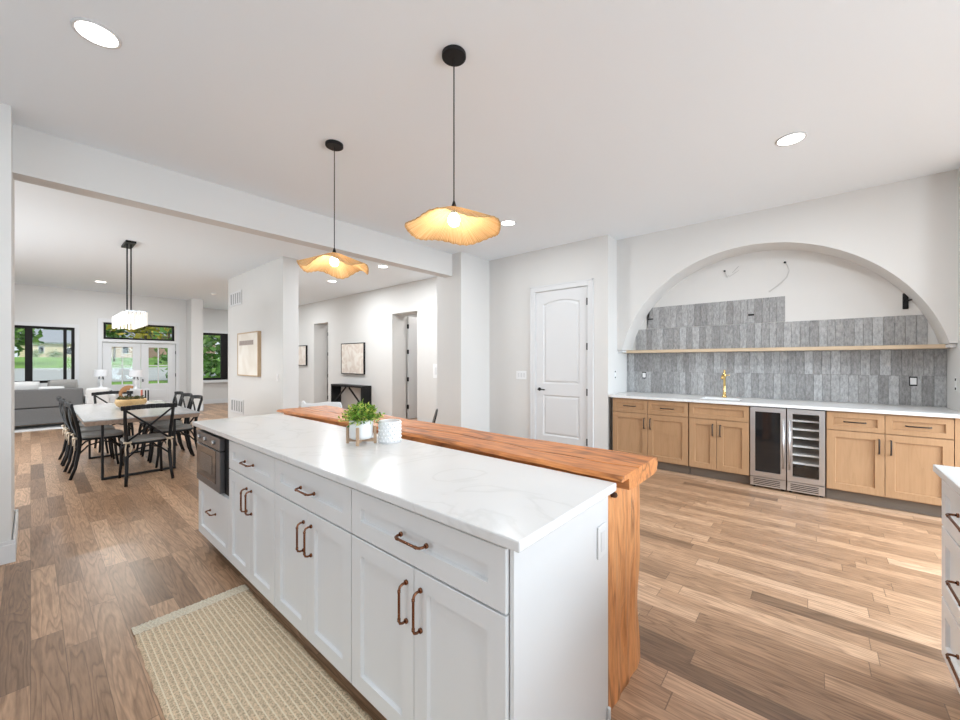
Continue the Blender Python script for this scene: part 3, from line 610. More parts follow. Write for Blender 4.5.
# live edge bar with waterfall leg
t = thing('live_edge_bar', 'orange-brown live-edge wood bar top with waterfall leg behind the island', 'bar counter', (1.65, 0.6, 0))
def interp(tab, y):
    for (a, va), (b, vb) in zip(tab[:-1], tab[1:]):
        if a <= y <= b: return va + (vb-va)*(y-a)/(b-a)
    return tab[0][1] if y < tab[0][0] else tab[-1][1]
FR = [(0.53, 1.417), (0.7, 1.418), (1.0, 1.432), (1.34, 1.452), (1.65, 1.47), (2.2, 1.474), (2.65, 1.478), (3.0, 1.46), (3.3, 1.43), (3.62, 1.42)]
BK = [(0.53, 1.848), (1.0, 1.822), (1.67, 1.835), (2.43, 1.862), (3.1, 1.89), (3.66, 1.908)]
rnd = random.Random(3)
mb = MB(); bm = mb.bm; rows = []; NY = 90
for i in range(NY+1):
    y = 0.535 + (3.62-0.535)*i/NY
    w1 = 0.006*math.sin(y*9.1)+0.005*math.sin(y*23)+rnd.uniform(-.003, .003); w2 = 0.008*math.sin(y*7.3+1)+0.004*math.sin(y*19)
    f, b = interp(FR, y)+w1*0.6, interp(BK, y)+w2
    crack = 0.0
    ck = f + (b-f)*(0.42+0.05*math.sin(y*5+0.4)+0.02*math.sin(y*17))
    pr = [(f+0.012, 0.9165), (f-0.004, 0.9215), (f+0.004, 0.930), (f+0.018, 0.937), (ck-0.05, 0.938), (ck-0.006, 0.9375), (ck, 0.931), (ck+0.006, 0.9375), (b-0.02, 0.937), (b-0.003, 0.930), (b+0.004, 0.908), (b-0.012, 0.875), (b-0.05, 0.868), (1.53, 0.868), (1.49, 0.872), (1.487, 0.9165)]
    yy = y - (0.0 if i else 0.0)
    rows.append([bm.verts.new((px, yy, pz)) for px, pz in pr])
for a, b in zip(rows[:-1], rows[1:]):
    n = len(a)
    for k in range(n): bm.faces.new((a[k], a[(k+1)%n], b[(k+1)%n], b[k]))
bm.faces.new(rows[0][::-1]); bm.faces.new(rows[-1])
mb.obj('bar_top', M['slab'], t, smooth=False, bevel=0.002)
mb = MB(); bm = mb.bm; rows = []; NZ = 40
for i in range(NZ+1):
    z = 0.8675*i/NZ
    x1 = 1.846 + 0.010*math.sin(z*6+2)+0.006*math.sin(z*17) + (0.04*max(0, 0.25-z) if z < 0.25 else 0)
    yf = 0.600 + 0.004*math.sin(z*8)
    prof = [(1.4445, 0.70)]
    for k in range(13):
        x = 1.4445 + (x1-1.4445)*k/12
        gr = -0.012*math.exp(-((x-1.60-0.01*math.sin(z*9))/0.008)**2) - 0.010*math.exp(-((x-1.71+0.012*math.sin(z*7))/0.008)**2)
        rd = 0.03*max(0, (k-10)/2)**2 if k > 10 else 0
        prof.append((x, yf - gr + 0.003*math.sin(x*60+z*5) + rd))
    prof.append((x1, 0.70))
    rows.append([bm.verts.new((px, py, z)) for px, py in prof])
for a, b in zip(rows[:-1], rows[1:]):
    n = len(a)
    for k in range(n): bm.faces.new((a[k], a[(k+1)%n], b[(k+1)%n], b[k]))
bm.faces.new(rows[0][::-1]); bm.faces.new(rows[-1])
leg = mb.obj('support_leg', M['slableg'], t)
MB().lathe([(0, -0.012), (0.011, -0.008), (0.014, 0.0), (0.011, 0.008), (0, 0.012)], (1.478, 0.590, 0.845), 14).obj('knot_hole', M['bark'], t, smooth=True)

# ------------------------------------------------------------------ bar wall: cabinets, fridges, counter, tiles, shelf, faucet
BXF, BX0, BXB = 5.14, 5.16, 5.85
def bar_cab(y0, y1, label):
    t = thing('base_cabinet', label, 'cabinet', (5.5, (y0+y1)/2, 0), 'maple bar cabinets')
    box('body', M['maple'], (BX0, BXB, y0+0.001, y1-0.001, 0.11, 0.8845), t)
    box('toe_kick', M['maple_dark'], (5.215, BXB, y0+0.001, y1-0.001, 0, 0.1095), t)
    return t
for y0, y1, ym, lab, wide in ((1.148, 2.07, 1.617, 'maple cabinet against the left alcove wall, two drawers over two doors', False),
                              (0.545, 1.142, 0.855, 'maple sink cabinet under the brass faucet with one wide false drawer', True),
                              (-0.90, -0.084, -0.487, 'paler maple cabinet to the right of the wine fridge, two drawers over two doors', False)):
    t = bar_cab(y0, y1, lab)
    for a, b in (((y0+.004, y1-.004),) if wide else ((y0+.004, ym-.002), (ym+.002, y1-.004))):
        d = shaker('x-', BXF, a, b, 0.70, 0.868, 0.045).obj('drawer', M['maple'], t)
        if not wide: pull('x-', BXF, (a+b)/2, 0.785, 0.15, False, M['blackhandle'], d, 0.0062, 0.03, False)
    for a, b, s in ((y0+.004, ym-.002, -1), (ym+.002, y1-.004, 1)):
        d = shaker('x-', BXF, a, b, 0.118, 0.692).obj('door', M['maple'], t); pull('x-', BXF, ym+s*0.038, 0.575, 0.13, True, M['blackhandle'], d, 0.0062, 0.03, False)
t = box('filler_strip', M['maple'], (5.15, 5.25, -0.975, -0.903, 0.11, 0.8845)); tag(t, 'narrow maple filler strip in the corner against the right alcove wall', 'cabinet trim')
t = box('filler_strip', M['maple_dark'], (5.155, 5.25, 2.073, 2.084, 0.0, 0.8845)); tag(t, 'thin dark filler strip at the left end of the maple cabinets', 'cabinet trim')
def fridge(name, label, y0, y1, hinge_side, wine):
    t = thing(name, label, 'fridge', (5.5, (y0+y1)/2, 0))
    mb = MB(); mb.box(5.185, BXB-0.02, y0+0.004, y0+0.02, 0.03, 0.875); mb.box(5.185, BXB-0.02, y1-0.02, y1-0.004, 0.03, 0.875); mb.box(5.185, BXB-0.02, y0+0.02, y1-0.02, 0.855, 0.875)
    mb.box(5.185, BXB-0.02, y0+0.02, y1-0.02, 0.03, 0.15); mb.box(BXB-0.04, BXB-0.02, y0+0.02, y1-0.02, 0.15, 0.855); mb.obj('body', M['blackmetal'], t)
    w = 0.046
    mb = MB(); grid_wall(mb, 'x', BXF, BXF+0.04, y0+0.002, y1-0.002, 0.125, 0.872, [(y0+w, y1-w, 0.18, 0.825)]); d = mb.obj('door', M['steel'], t)
    if wine: box('door_glass', WG, (BXF+0.012, BXF+0.018, y0+w-0.004, y1-w+0.004, 0.176, 0.829), d)
    else: box('door_glass', M['doorglass'], (BXF+0.012, BXF+0.018, y0+w-0.004, y1-w+0.004, 0.176, 0.829), d)
    yh = y0+0.022 if hinge_side > 0 else y1-0.022
    mb = MB(); mb.tube([(BXF-0.035, yh, 0.25), (BXF-0.035, yh, 0.76)], 0.008, 10)
    for z in (0.28, 0.73): mb.tube([(BXF, yh, z), (BXF-0.035, yh, z)], 0.006, 8)
    mb.obj('handle', M['steel'], d, smooth=True)
    gr = box('kick_grille', M['steel'], (BXF+0.005, BXF+0.04, y0+0.002, y1-0.002, 0.025, 0.118), t)
    mb = MB()
    for k in range(4): mb.box(BXF+0.003, BXF+0.0045, y0+0.05, y1-0.03, 0.040+k*0.018, 0.047+k*0.018)
    mb.obj('vent_slots', M['blackmetal'], gr)
    for s in (y0+0.03, y1-0.03): MB().tube([(5.2, s, 0), (5.2, s, 0.03)], 0.016, 10).obj('foot', M['blackmetal'], t)
    if wine:
        for k in range(6):
            z = 0.745-k*0.088
            MB().box(BXF+0.046, BXB-0.06, y0+0.022, y1-0.022, z-0.003, z+0.014).obj('rack', M['shelfsteel'], t)
    return t
WG = glass_mat('clear_fridge_glass', (0.93, 0.93, 0.93), 0.05)
M['shelfsteel'] = pm('pale_rack_front', (0.80, 0.80, 0.79), 0.35, 0.0)
fridge('beverage_fridge', 'steel beverage fridge with black glass door beside the sink cabinet', 0.228, 0.538, 1, False)
fridge('wine_fridge', 'steel wine fridge with six pale racks behind its glass door', -0.078, 0.222, -1, True)
# countertop with sink cut-out
SK = (5.32, 5.62, 0.66, 1.06)
mb = MB(); mb.box(5.115, SK[0], -0.975, 2.088, 0.885, 0.915); mb.box(SK[1], XT-0.001, -0.975, 2.088, 0.885, 0.915); mb.box(SK[0], SK[1], -0.975, SK[2], 0.885, 0.915); mb.box(SK[0], SK[1], SK[3], 2.088, 0.885, 0.915)
mb.box(5.16, XT-0.001, 2.088, 2.138, 0.885, 0.915)
bmesh.ops.remove_doubles(mb.bm, verts=mb.bm.verts[:], dist=1e-5)
tag(mb.obj('bar_countertop', M['quartz']), 'white quartz bar countertop running along the tiled alcove', 'countertop')
t = thing('bar_sink', 'small white undermount sink in the bar countertop', 'sink', (5.47, 0.86, 0.74))
mb = MB(); x0, x1, y0, y1 = SK; x0 += .001; x1 -= .001; y0 += .001; y1 -= .001
mb.box(x0, x1, y0, y1, 0.886, 0.8865); mb.bm.clear()
mb.box(x0, x0+.01, y0, y1, 0.886, 0.905); mb.box(x1-.01, x1, y0, y1, 0.886, 0.905); mb.box(x0+.01, x1-.01, y0, y0+.01, 0.886, 0.905); mb.box(x0+.01, x1-.01, y1-.01, y1, 0.886, 0.905); mb.box(x0+.01, x1-.01, y0+.01, y1-.01, 0.8855, 0.89)
mb.obj('basin', M['ceramic'], t)
MB().lathe([(0, 0), (0.022, 0), (0.022, 0.003), (0, 0.003)], (5.47, 0.86, 0.89), 16).obj('drain', M['steel'], t)
t = thing('brass_faucet', 'tall brass faucet standing behind the bar sink', 'faucet', (5.70, 0.862, 0.915))
MB().lathe([(0, 0), (0.027, 0), (0.027, 0.012), (0.02, 0.02), (0.018, 0.06), (0.014, 0.07), (0.013, 0.25), (0.019, 0.255), (0.021, 0.29), (0.015, 0.30), (0.011, 0.33), (0.009, 0.345), (0, 0.35)], (5.70, 0.862, 0.915), 20).obj('column', M['brass'], t, smooth=True)
MB().tube([(5.70, 0.862, 1.19), (5.62, 0.862, 1.20), (5.55, 0.862, 1.185), (5.535, 0.862, 1.15)], [0.011, 0.011, 0.011, 0.012], 12).obj('spout', M['brass'], t, smooth=True)
MB().tube([(5.70, 0.862, 1.185), (5.70, 0.825, 1.195), (5.70, 0.805, 1.20)], [0.008, 0.006, 0.006], 10).obj('lever', M['brass'], t, smooth=True)
# tiles
tw, th_ = 0.0755, 0.3035
mb = MB(); rr = random.Random(11)
rowsT = [(0.917, -0.976, 2.139), (1.2195, -0.976, 2.139), (1.533, -0.852, 2.010), (1.8395, 0.268, 1.852)]
bev = 0.0012
for z0, ya_, yb_ in rowsT:
    z1 = 1.488 if abs(z0-1.2195) < 1e-6 else z0+th_
    y = ya_; k = 0
    while y < yb_-0.004:
        ww = tw*rr.choice((0.92, 1.0, 1.0, 1.08)); y2 = min(y+ww, yb_)
        xo = XT-0.009-rr.uniform(0, 0.0015); poly = [(y+0.0012, z0+0.0012), (y2-0.0012, z0+0.0012), (y2-0.0012, z1-0.0012), (y+0.0012, z1-0.0012)]
        last = y2 >= yb_-0.004
        if last and z0 > 1.8: poly = [poly[0], poly[1], (poly[1][0], z1-0.085), (poly[1][0]-0.05, z1-0.0012), poly[3]]
        elif last and z0 > 1.5: poly = [poly[0], poly[1], (poly[1][0], z1-0.06), (poly[1][0]-0.03, z1-0.0012), poly[3]]
        mb.prism(poly, lambda u, v, d: (d, u, v), xo, XT-0.001)
        y = y2; k += 1
tl = mb.obj('tile_backsplash', M['tile'], bevel=0.0015, seg=1); tag(tl, 'stepped grey backsplash of upright slim tiles in the arched alcove', 'backsplash')
mb = MB()
for z0, ya_, yb_ in rowsT: mb.box(XT-0.006, XT-0.0005, ya_+0.004, yb_-0.012, z0+0.002, min(z0+th_, 1.487 if z0 < 1.4 else 9)-0.07 if z0 > 1.5 else min(z0+th_, 1.487))
gro = mb.obj('grout', M['grout'], tl)
# floating shelf
t = thing('floating_shelf', 'long pale oak floating shelf spanning the arched alcove', 'shelf', (5.75, 0.58, 1.49))
box('board', M['shelf'], (5.655, XT-0.012, YR+0.002, YL-0.002, 1.490, 1.529), t, bevel=0.002)
for a, b in ((2.072, YL-0.002), (YR+0.002, -0.934)): box('end_lug', M['trim'], (5.50, 5.654, a, b, 1.495, 1.524), t, bevel=0.002)
# wall bits in the alcove
def outlet(label, x, y, z, ax, two=True):
    t = thing('wall_outlet', label, 'outlet', (x, y, z))
    P = (lambda a, b, d0, d1, c, e: (x-d1, x-d0, y+a, y+b, z+c, z+e)) if ax == 'x-' else ((lambda a, b, d0, d1, c, e: (x+a, x+b, y-d1, y-d0, z+c, z+e)) if ax == 'y-' else (lambda a, b, d0, d1, c, e: (x+a, x+b, y+d0, y+d1, z+c, z+e)))
    box('backing_box', M['blackmetal'], P(-0.028, 0.028, 0.0, 0.003, -0.047, 0.047), t)
    b = box('socket_face', M['whiteplas'], P(-0.022, 0.022, 0.003, 0.010, -0.034, 0.034), t, bevel=0.002)
    return t
outlet('white outlet in the grey tiles at the left end of the counter', XT-0.011, 1.885, 1.168, 'x-')
outlet('white outlet in the grey tiles near the right end of the counter', XT-0.011, -0.754, 1.165, 'x-')
def side_box(label, x, y, z, s):
    t = thing('wall_outlet', label, 'outlet', (x, y, z))
    box('cover', M['whiteplas'], (x-0.03, x+0.03, min(y, y+s*0.003), max(y, y+s*0.003), z-0.06, z+0.06), t)
    for dz in (-0.042, 0.042): box('screw_tab', M['blackmetal'], (x-0.012, x+0.012, min(y+s*0.003, y+s*0.006), max(y+s*0.003, y+s*0.006), z+dz-0.011, z+dz+0.011), t)
side_box('uncovered outlet box on the left side wall of the alcove', 5.40, YL-0.0005, 1.183, -1)
side_box('uncovered outlet box on the right side wall of the alcove', 5.53, YR+0.0005, 1.157, 1)
t = thing('sconce_bracket', 'black upright sconce bracket on the bare wall right of the tiles', 'bracket', (XT, -0.70, 1.965))
box('plate', M['blackmetal'], (XT-0.02, XT-0.001, -0.722, -0.680, 1.90, 2.065), t, bevel=0.008)
MB().tube([(XT-0.02, -0.70, 1.985), (XT-0.045, -0.72, 1.985), (XT-0.05, -0.76, 1.995)], 0.008, 8).obj('arm', M['blackmetal'], t, smooth=True)
def stub(label, y, z, pts):
    t = thing('cable_stub', label, 'cable', (XT, y, z))
    MB().tube([(XT-0.001, y, z), (XT-0.012, y-0.004, z-0.004)], 0.012, 8).obj('hole_plug', M['blackmetal'], t)
    MB().tube([(XT-0.008, a, b) for a, b in pts], 0.0035, 6).obj('wire', M['cable'], t, smooth=True)
stub('left cable stub with short hooked wire above the tiles', 0.885, 2.535, [(0.885, 2.53), (0.868, 2.49), (0.855, 2.455), (0.845, 2.45), (0.842, 2.47)])
stub('right cable stub with a curved trailing wire above the tiles', 0.272, 2.545, [(0.272, 2.54), (0.245, 2.50), (0.232, 2.44), (0.25, 2.37), (0.31, 2.30), (0.39, 2.235), (0.42, 2.215)])
for lab, p, q in (('upper pencil-like scratch beside the left cable stub', (0.80, 2.50), (0.73, 2.575)), ('lower pencil-like scratch beside the left cable stub', (0.83, 2.455), (0.73, 2.52))):
    o = MB().bar((XT-0.001, *p), (XT-0.001, *q), 0.003, 0.006, (1, 0, 0)).obj('wall_scratch', M['mark']); tag(o, lab, 'scratch')
t = box('sconce_mount', M['blackmetal'], (XT-0.020, XT-0.0115, 1.76, 1.83, 1.97, 1.985)); tag(t, 'small black mount in the tiles at the upper left step', 'mount')
t = box('sconce_mount', M['blackmetal'], (XT-0.020, XT-0.0115, 0.57, 0.63, 1.935, 1.955)); tag(t, 'small black mount in the middle of the raised tile rows', 'mount')
# switches
t = thing('light_switch', 'white three-gang switch plate left of the arched pantry door', 'light switch', (XD, 3.57, 1.15))
box('plate', M['whiteplas'], (XD-0.006, XD-0.0005, 3.475, 3.67, 1.085, 1.215), t, bevel=0.002)
for k in range(3): box('rocker', M['trim'], (XD-0.009, XD-0.006, 3.497+k*0.053, 3.53+k*0.053, 1.115, 1.185), t, bevel=0.001)
t = thing('light_switch', 'white switch plate on the hall wall near the wide partition', 'light switch', (XH, 5.86, 1.17))
box('plate', M['whiteplas'], (XH-0.006, XH-0.0005, 5.79, 5.95, 1.03, 1.32), t, bevel=0.002)
box('rocker', M['trim'], (XH-0.009, XH-0.006, 5.84, 5.90, 1.1, 1.25), t)
t = thing('light_switch', 'white switch plate near the corner right of the oak-framed picture', 'light switch', (2.715, 6.83, 1.1))
box('plate', M['whiteplas'], (2.709, 2.7145, 6.79, 6.87, 1.04, 1.16), t, bevel=0.002); box('rocker', M['trim'], (2.706, 2.709, 6.815, 6.845, 1.07, 1.13), t)

# drawer unit at the right edge of the picture
t = thing('drawer_unit', 'white shaker drawer unit cut by the right edge of the photo', 'cabinet', (2.0, -0.75, 0))
FY = -0.412
box('body', M['cab'], (1.0, 2.561, -1.03, FY-0.021, 0.105, 0.8845), t); box('toe_kick', M['cab'], (1.0, 2.545, -1.03, FY-0.095, 0, 0.1045), t)
for u0, u1 in ((1.79, 2.562), (1.02, 1.784)):
    for z0, z1 in ((0.665, 0.868), (0.362, 0.658), (0.108, 0.355)):
        d = shaker('y+', FY, u0+.002, u1-.002, z0, z1).obj('drawer', M['cab'], t); pull('y+', FY, (u0+u1)/2, (z0+z1)/2+0.012, 0.235, False, M['bronze'], d)
t = box('side_countertop', M['quartz'], (0.95, 2.568, -1.05, -0.388, 0.885, 0.915), bevel=0.003); tag(t, 'white quartz countertop over the white drawer unit', 'countertop')

# ------------------------------------------------------------------ runner
t = thing('woven_runner', 'beige ribbed jute runner on the floor in front of the island', 'rug', (0.59, 1.5, 0))
mb = MB(); bm = mb.bm; NXr, NYr = 132, 60; rows = []; rj = random.Random(5); yA, yB = 2.548, 0.35
for j in range(NYr+1):
    y = yA + (yB-yA)*j/NYr; row = []; e0, e1 = rj.uniform(-.004, .004), rj.uniform(-.004, .004)
    for i in range(NXr+1):
        f = i/NXr; x = 0.336 + f*0.512 + (e0 if i == 0 else 0) + (e1 if i == NXr else 0); ph = f*22*2*PI
        row.append(bm.verts.new((x, y, 0.0085 + 0.0005*math.sin(ph) + 0.0007*math.sin(y*420+f*40) - (0.006 if i in (0, NXr) else 0))))
    rows.append(row)
for a, b in zip(rows[:-1], rows[1:]):
    for k in range(NXr): bm.faces.new((a[k], a[k+1], b[k+1], b[k]))
lo = [[bm.verts.new((0.336+0.512*f, y, 0.0012)) for f in (0, 1)] for y in (yA, yB)]
bm.faces.new((lo[0][0], lo[0][1], lo[1][1], lo[1][0]))
mb.obj('rug_body', M['rug'], t, smooth=True)
mb = MB(); bm = mb.bm; rows = []; NB = 64
for j in range(17):
    y = 2.632 - 0.084*j/16; row = []
    for i in range(NB+1):
        f = i/NB; row.append(bm.verts.new((0.334+f*0.517, y + 0.0025*math.sin(f*NB*1.57), 0.009 + 0.0028*math.sin(f*60*PI + (PI if (j//2) % 2 else 0)) * (0 if j in (0, 16) else 1) - (0.007 if j == 0 else 0))))
    rows.append(row)
for a, b in zip(rows[:-1], rows[1:]):
    for k in range(NB): bm.faces.new((a[k], a[k+1], b[k+1], b[k]))
mb.obj('braided_end_band', M['rugband'], t, smooth=True)

# ------------------------------------------------------------------ things on the island
PX, PY = 1.186, 1.884
t = thing('potted_plant', 'small leafy green plant in white pot with wooden stand on the island', 'plant', (PX, PY, 0.915))
MB().lathe([(0, 0.028), (0.052, 0.028), (0.060, 0.034), (0.062, 0.05), (0.065, 0.128), (0.062, 0.131), (0.059, 0.128), (0.058, 0.115), (0, 0.115)], (PX, PY, 0.915), 36).obj('pot', M['ceramic'], t, smooth=True)
MB().lathe([(0, 0.118), (0.03, 0.12), (0.0575, 0.1165)], (PX, PY, 0.915), 20).obj('soil', M['soil'], t)
for k in range(4):
    a = math.radians(43+k*90); c, s_ = math.cos(a)*0.0745, math.sin(a)*0.0745
    m = Matrix.Translation((PX+c, PY+s_, 0.915+0.048)) @ Matrix.Rotation(a, 4, 'Z')
    MB().obox(m, 0.014, 0.016, 0.096).obj('stand_leg', M['standwood'], t, bevel=0.002)
mb = MB()
for k in range(2):
    a = math.radians(43+k*90); mb.obox(Matrix.Translation((PX, PY, 0.915+0.0185)) @ Matrix.Rotation(a, 4, 'Z'), 0.134, 0.014, 0.016)
mb.obj('stand_cross', M['standwood'], t)
mb = MB(); rp = random.Random(21); random.seed(21)
for k in range(125):
    th = rp.uniform(0, 2*PI); el = rp.uniform(0.05, 1.0); rad = 0.112*(1-el**2.2*0.75)*rp.uniform(0.75, 1.08)
    tip = Vector((PX+rad*math.cos(th), PY+rad*math.sin(th), 0.915+0.112+0.108*el+rp.uniform(-.012, .012))); base = Vector((PX+0.02*math.cos(th), PY+0.02*math.sin(th), 0.915+0.115))
    mid = (tip+base)/2 + Vector((0, 0, 0.015)); mb.tube([base, mid, tip], 0.0009, 3, False)
    for q in range(9):
        f = 0.3+0.7*q/8; p = base.lerp(mid, f*2) if f < 0.5 else mid.lerp(tip, f*2-1)
        d = (tip-base).normalized()*0.6 + Vector((rp.gauss(0, .7), rp.gauss(0, .7), rp.gauss(0.25, .5)))
        mb.leaf(p, d, rp.uniform(0.015, 0.024), rp.uniform(0.010, 0.014), (rp.gauss(0, .5), rp.gauss(0, .5), 1))
mb.obj('foliage', M['leaf'], t, fix=False)
VX, VY = 1.306, 1.790
t = thing('hobnail_vase', 'white hobnail-textured cylindrical pot right of the potted plant', 'vase', (VX, VY, 0.915))
MB().lathe([(0, 0), (0.056, 0), (0.060, 0.004), (0.061, 0.02), (0.061, 0.114), (0.059, 0.120), (0.056, 0.120), (0.054, 0.114), (0.053, 0.02), (0, 0.015)], (VX, VY, 0.915), 40).obj('pot', M['ceramic'], t, smooth=True)
mb = MB()
for r_ in range(6):
    for k in range(18):
        a = 2*PI*(k+0.5*(r_ % 2))/18; m = Matrix.Translation((VX+0.0605*math.cos(a), VY+0.0605*math.sin(a), 0.915+0.014+r_*0.019))
        bmesh.ops.create_icosphere(mb.bm, subdivisions=1, radius=0.0062, matrix=m)
mb.obj('raised_dots', M['ceramic'], t, smooth=True)

# ------------------------------------------------------------------ pendants, downlights
def pendant(x, y, rim_ph, amp, label, drop=0.87):
    t = thing('pendant_lamp', label, 'pendant lamp', (x, y, HC), 'straw pendants over the island')
    MB().lathe([(0, 0), (0.068, 0), (0.068, -0.020), (0.062, -0.024), (0, -0.024)], (x, y, HC-0.0005), 32).obj('canopy', M['blackmetal'], t, bevel=0.001)
    MB().tube([(x, y, HC-0.024), (x, y, 2.262)], 0.0035, 8).obj('cord', M['blackmetal'], t)
    MB().lathe([(0, 0.042), (0.005, 0.042), (0.014, 0.012), (0.017, 0.0), (0.017, -0.03), (0, -0.03)], (x, y, 2.228), 16).obj('socket', M['blackmetal'], t, smooth=True)
    mb = MB(); bm = mb.bm; n, nr = 120, 18; rings = []
    for j in range(nr+1):
        f = j/nr; ring = []
        for k in range(n):
            a = 2*PI*k/n; r = 0.018 + 0.247*f*(1+0.03*math.sin(5*a+rim_ph))
            z = 2.228 - 0.118*(f**1.15) + amp*f*f*math.sin(5*a+rim_ph) + 0.35*amp*f*f*math.sin(3*a+2*rim_ph) + 0.0004*math.sin(60*a)*f + (0.003*math.sin(37*a) if j == nr else 0)
            ring.append(bm.verts.new((x+r*math.cos(a), y+r*math.sin(a), z)))
        rings.append(ring)
    for a, b in zip(rings[:-1], rings[1:]):
        for k in range(n): bm.faces.new((a[k], a[(k+1)%n], b[(k+1)%n], b[k]))
    o = mb.obj('shade', M['straw'], t, smooth=True, fix=False)
    so = o.modifiers.new('thick', 'SOLIDIFY'); so.thickness = 0.003
    rimpts = [v.co.copy() for v in o.data.vertices][-n:]
    mbr = MB(); rp_ = [Vector(p)+Vector(t.location) for p in rimpts]; mbr.tube(rp_+[rp_[0]], 0.0022, 6, False); mbr.obj('rim_wire', M['bowlwood'], o, smooth=True)
    MB().lathe([(0, 0.03), (0.016, 0.028), (0.030, 0.008), (0.034, -0.012), (0.028, -0.034), (0.012, -0.046), (0, -0.048)], (x, y, 2.172), 20).obj('bulb', M['bulb'], t, smooth=True)
    l = light('pendant_light', 'POINT', (0, 0, 2.10-HC), (0, 0, 0), 4.2, (1.0, 0.87, 0.66), 0.04); l.parent = t
    return t
pendant(1.563, 1.544, 2.2, 0.012, 'straw pendant lamp with wavy shade hanging nearest over the island')
pendant(1.585, 2.905, 0.6, 0.026, 'straw pendant lamp with wavy shade hanging nearer the beam')
def downlight(x, y, label, e=7.0, first=[None]):
    if first[0] is None:
        t = thing('recessed_downlight', label, 'downlight', (x, y, HC), 'recessed ceiling downlights')
        MB().lathe([(0.082, 0), (0.098, 0), (0.096, -0.006), (0.086, -0.008), (0.082, -0.004)], (x, y, HC-0.0005), 36).obj('trim_ring', M['trim'], t, smooth=True)
        MB().lathe([(0, -0.004), (0.083, -0.004), (0.083, -0.0005), (0, -0.0005)], (x, y, HC-0.0005), 36).obj('lens', M['led'], t)
        first[0] = t
    else:
        t = dup(first[0], (x, y, HC), 0, label)
    l = light('downlight_light', 'AREA', (0, 0, -0.012), (0, 0, 0), e, (0.91, 0.965, 1.0), 0.16, shape='DISK'); l.parent = t
    return t
downlight(0.23, 2.88, 'recessed downlight nearest the top left corner of the photo', 8)
downlight(3.875, 0.142, 'recessed downlight in the ceiling in front of the arch', 13)
downlight(3.90, 2.905, 'recessed downlight just right of the nearer straw pendant', 9)
downlight(4.19, 5.95, 'nearer of two hallway downlights, just beyond the beam', 38)
downlight(4.23, 7.85, 'farther hallway downlight, behind the far straw pendant', 36)
downlight(0.992, 11.7, 'recessed downlight in the living room ceiling near the front wall', 22)
for x, y, e in ((3.9, -1.9, 11), (0.3, -0.6, 8), (-0.7, 7.4, 26), (-1.2, 10.0, 20), (4.2, 10.8, 26), (4.3, 13.2, 22)):
    o = light('ceiling_fill_light', 'AREA', (x, y, HC-0.02), (0, 0, 0), e, (0.91, 0.965, 1.0), 0.16, shape='DISK')  # extra ceiling fill added to brighten the rooms, no fixtures modelled
t = MB().lathe([(0, 0), (0.062, 0), (0.060, -0.022), (0.045, -0.034), (0, -0.036)], (3.05, 11.6, HC-0.0005), 24).obj('smoke_detector', M['whiteplas'], smooth=True)
tag(t, 'round white smoke detector on the ceiling near the column', 'smoke detector')

# ------------------------------------------------------------------ dining room
TX0, TX1, TY0, TY1, TZ = 0.36, 1.375, 5.78, 8.10, 0.74
t = thing('dining_table', 'long grey-washed wood dining table on black metal frame legs', 'table', (0.86, 6.95, 0))
top = box('tabletop', M['tabletop'], (TX0, TX1, TY0, TY1, TZ-0.012, TZ), t, bevel=0.002)
mb = MB(); bm = mb.bm
pts = []
for (xa, ya_), (xb, yb_) in (((TX0, TY0), (TX1, TY0)), ((TX1, TY0), (TX1, TY1)), ((TX1, TY1), (TX0, TY1)), ((TX0, TY1), (TX0, TY0))):
    for k in range(12): pts.append((xa+(xb-xa)*k/12, ya_+(yb_-ya_)*k/12))
rr = random.Random(9); cx, cyy = (TX0+TX1)/2, (TY0+TY1)/2
jit = [rr.uniform(-.008, .012) for _ in pts]
up = [bm.verts.new((x, y, TZ-0.0125)) for x, y in pts]
lo = [bm.verts.new((cx+(x-cx)*(1-0.03+j), cyy+(y-cyy)*(1-0.015+j*0.5), TZ-0.058)) for (x, y), j in zip(pts, jit)]
n = len(pts)
for k in range(n): bm.faces.new((up[k], up[(k+1)%n], lo[(k+1)%n], lo[k]))
bm.faces.new(lo); bm.faces.new(up[::-1])
mb.obj('table_edge', M['tableedge'], t)
for yy in (6.19, 7.68):
    mb = MB(); x0, x1, w = 0.53, 1.215, 0.022
    mb.box(x0, x0+w, yy, yy+0.05, 0.0, TZ-0.060); mb.box(x1-w, x1, yy, yy+0.05, 0, TZ-0.060); mb.box(x0+w, x1-w, yy, yy+0.05, 0, w); mb.box(x0+w, x1-w, yy, yy+0.05, TZ-0.080, TZ-0.060)
    mb.obj('leg_frame', M['blackmetal'], t, bevel=0.002)

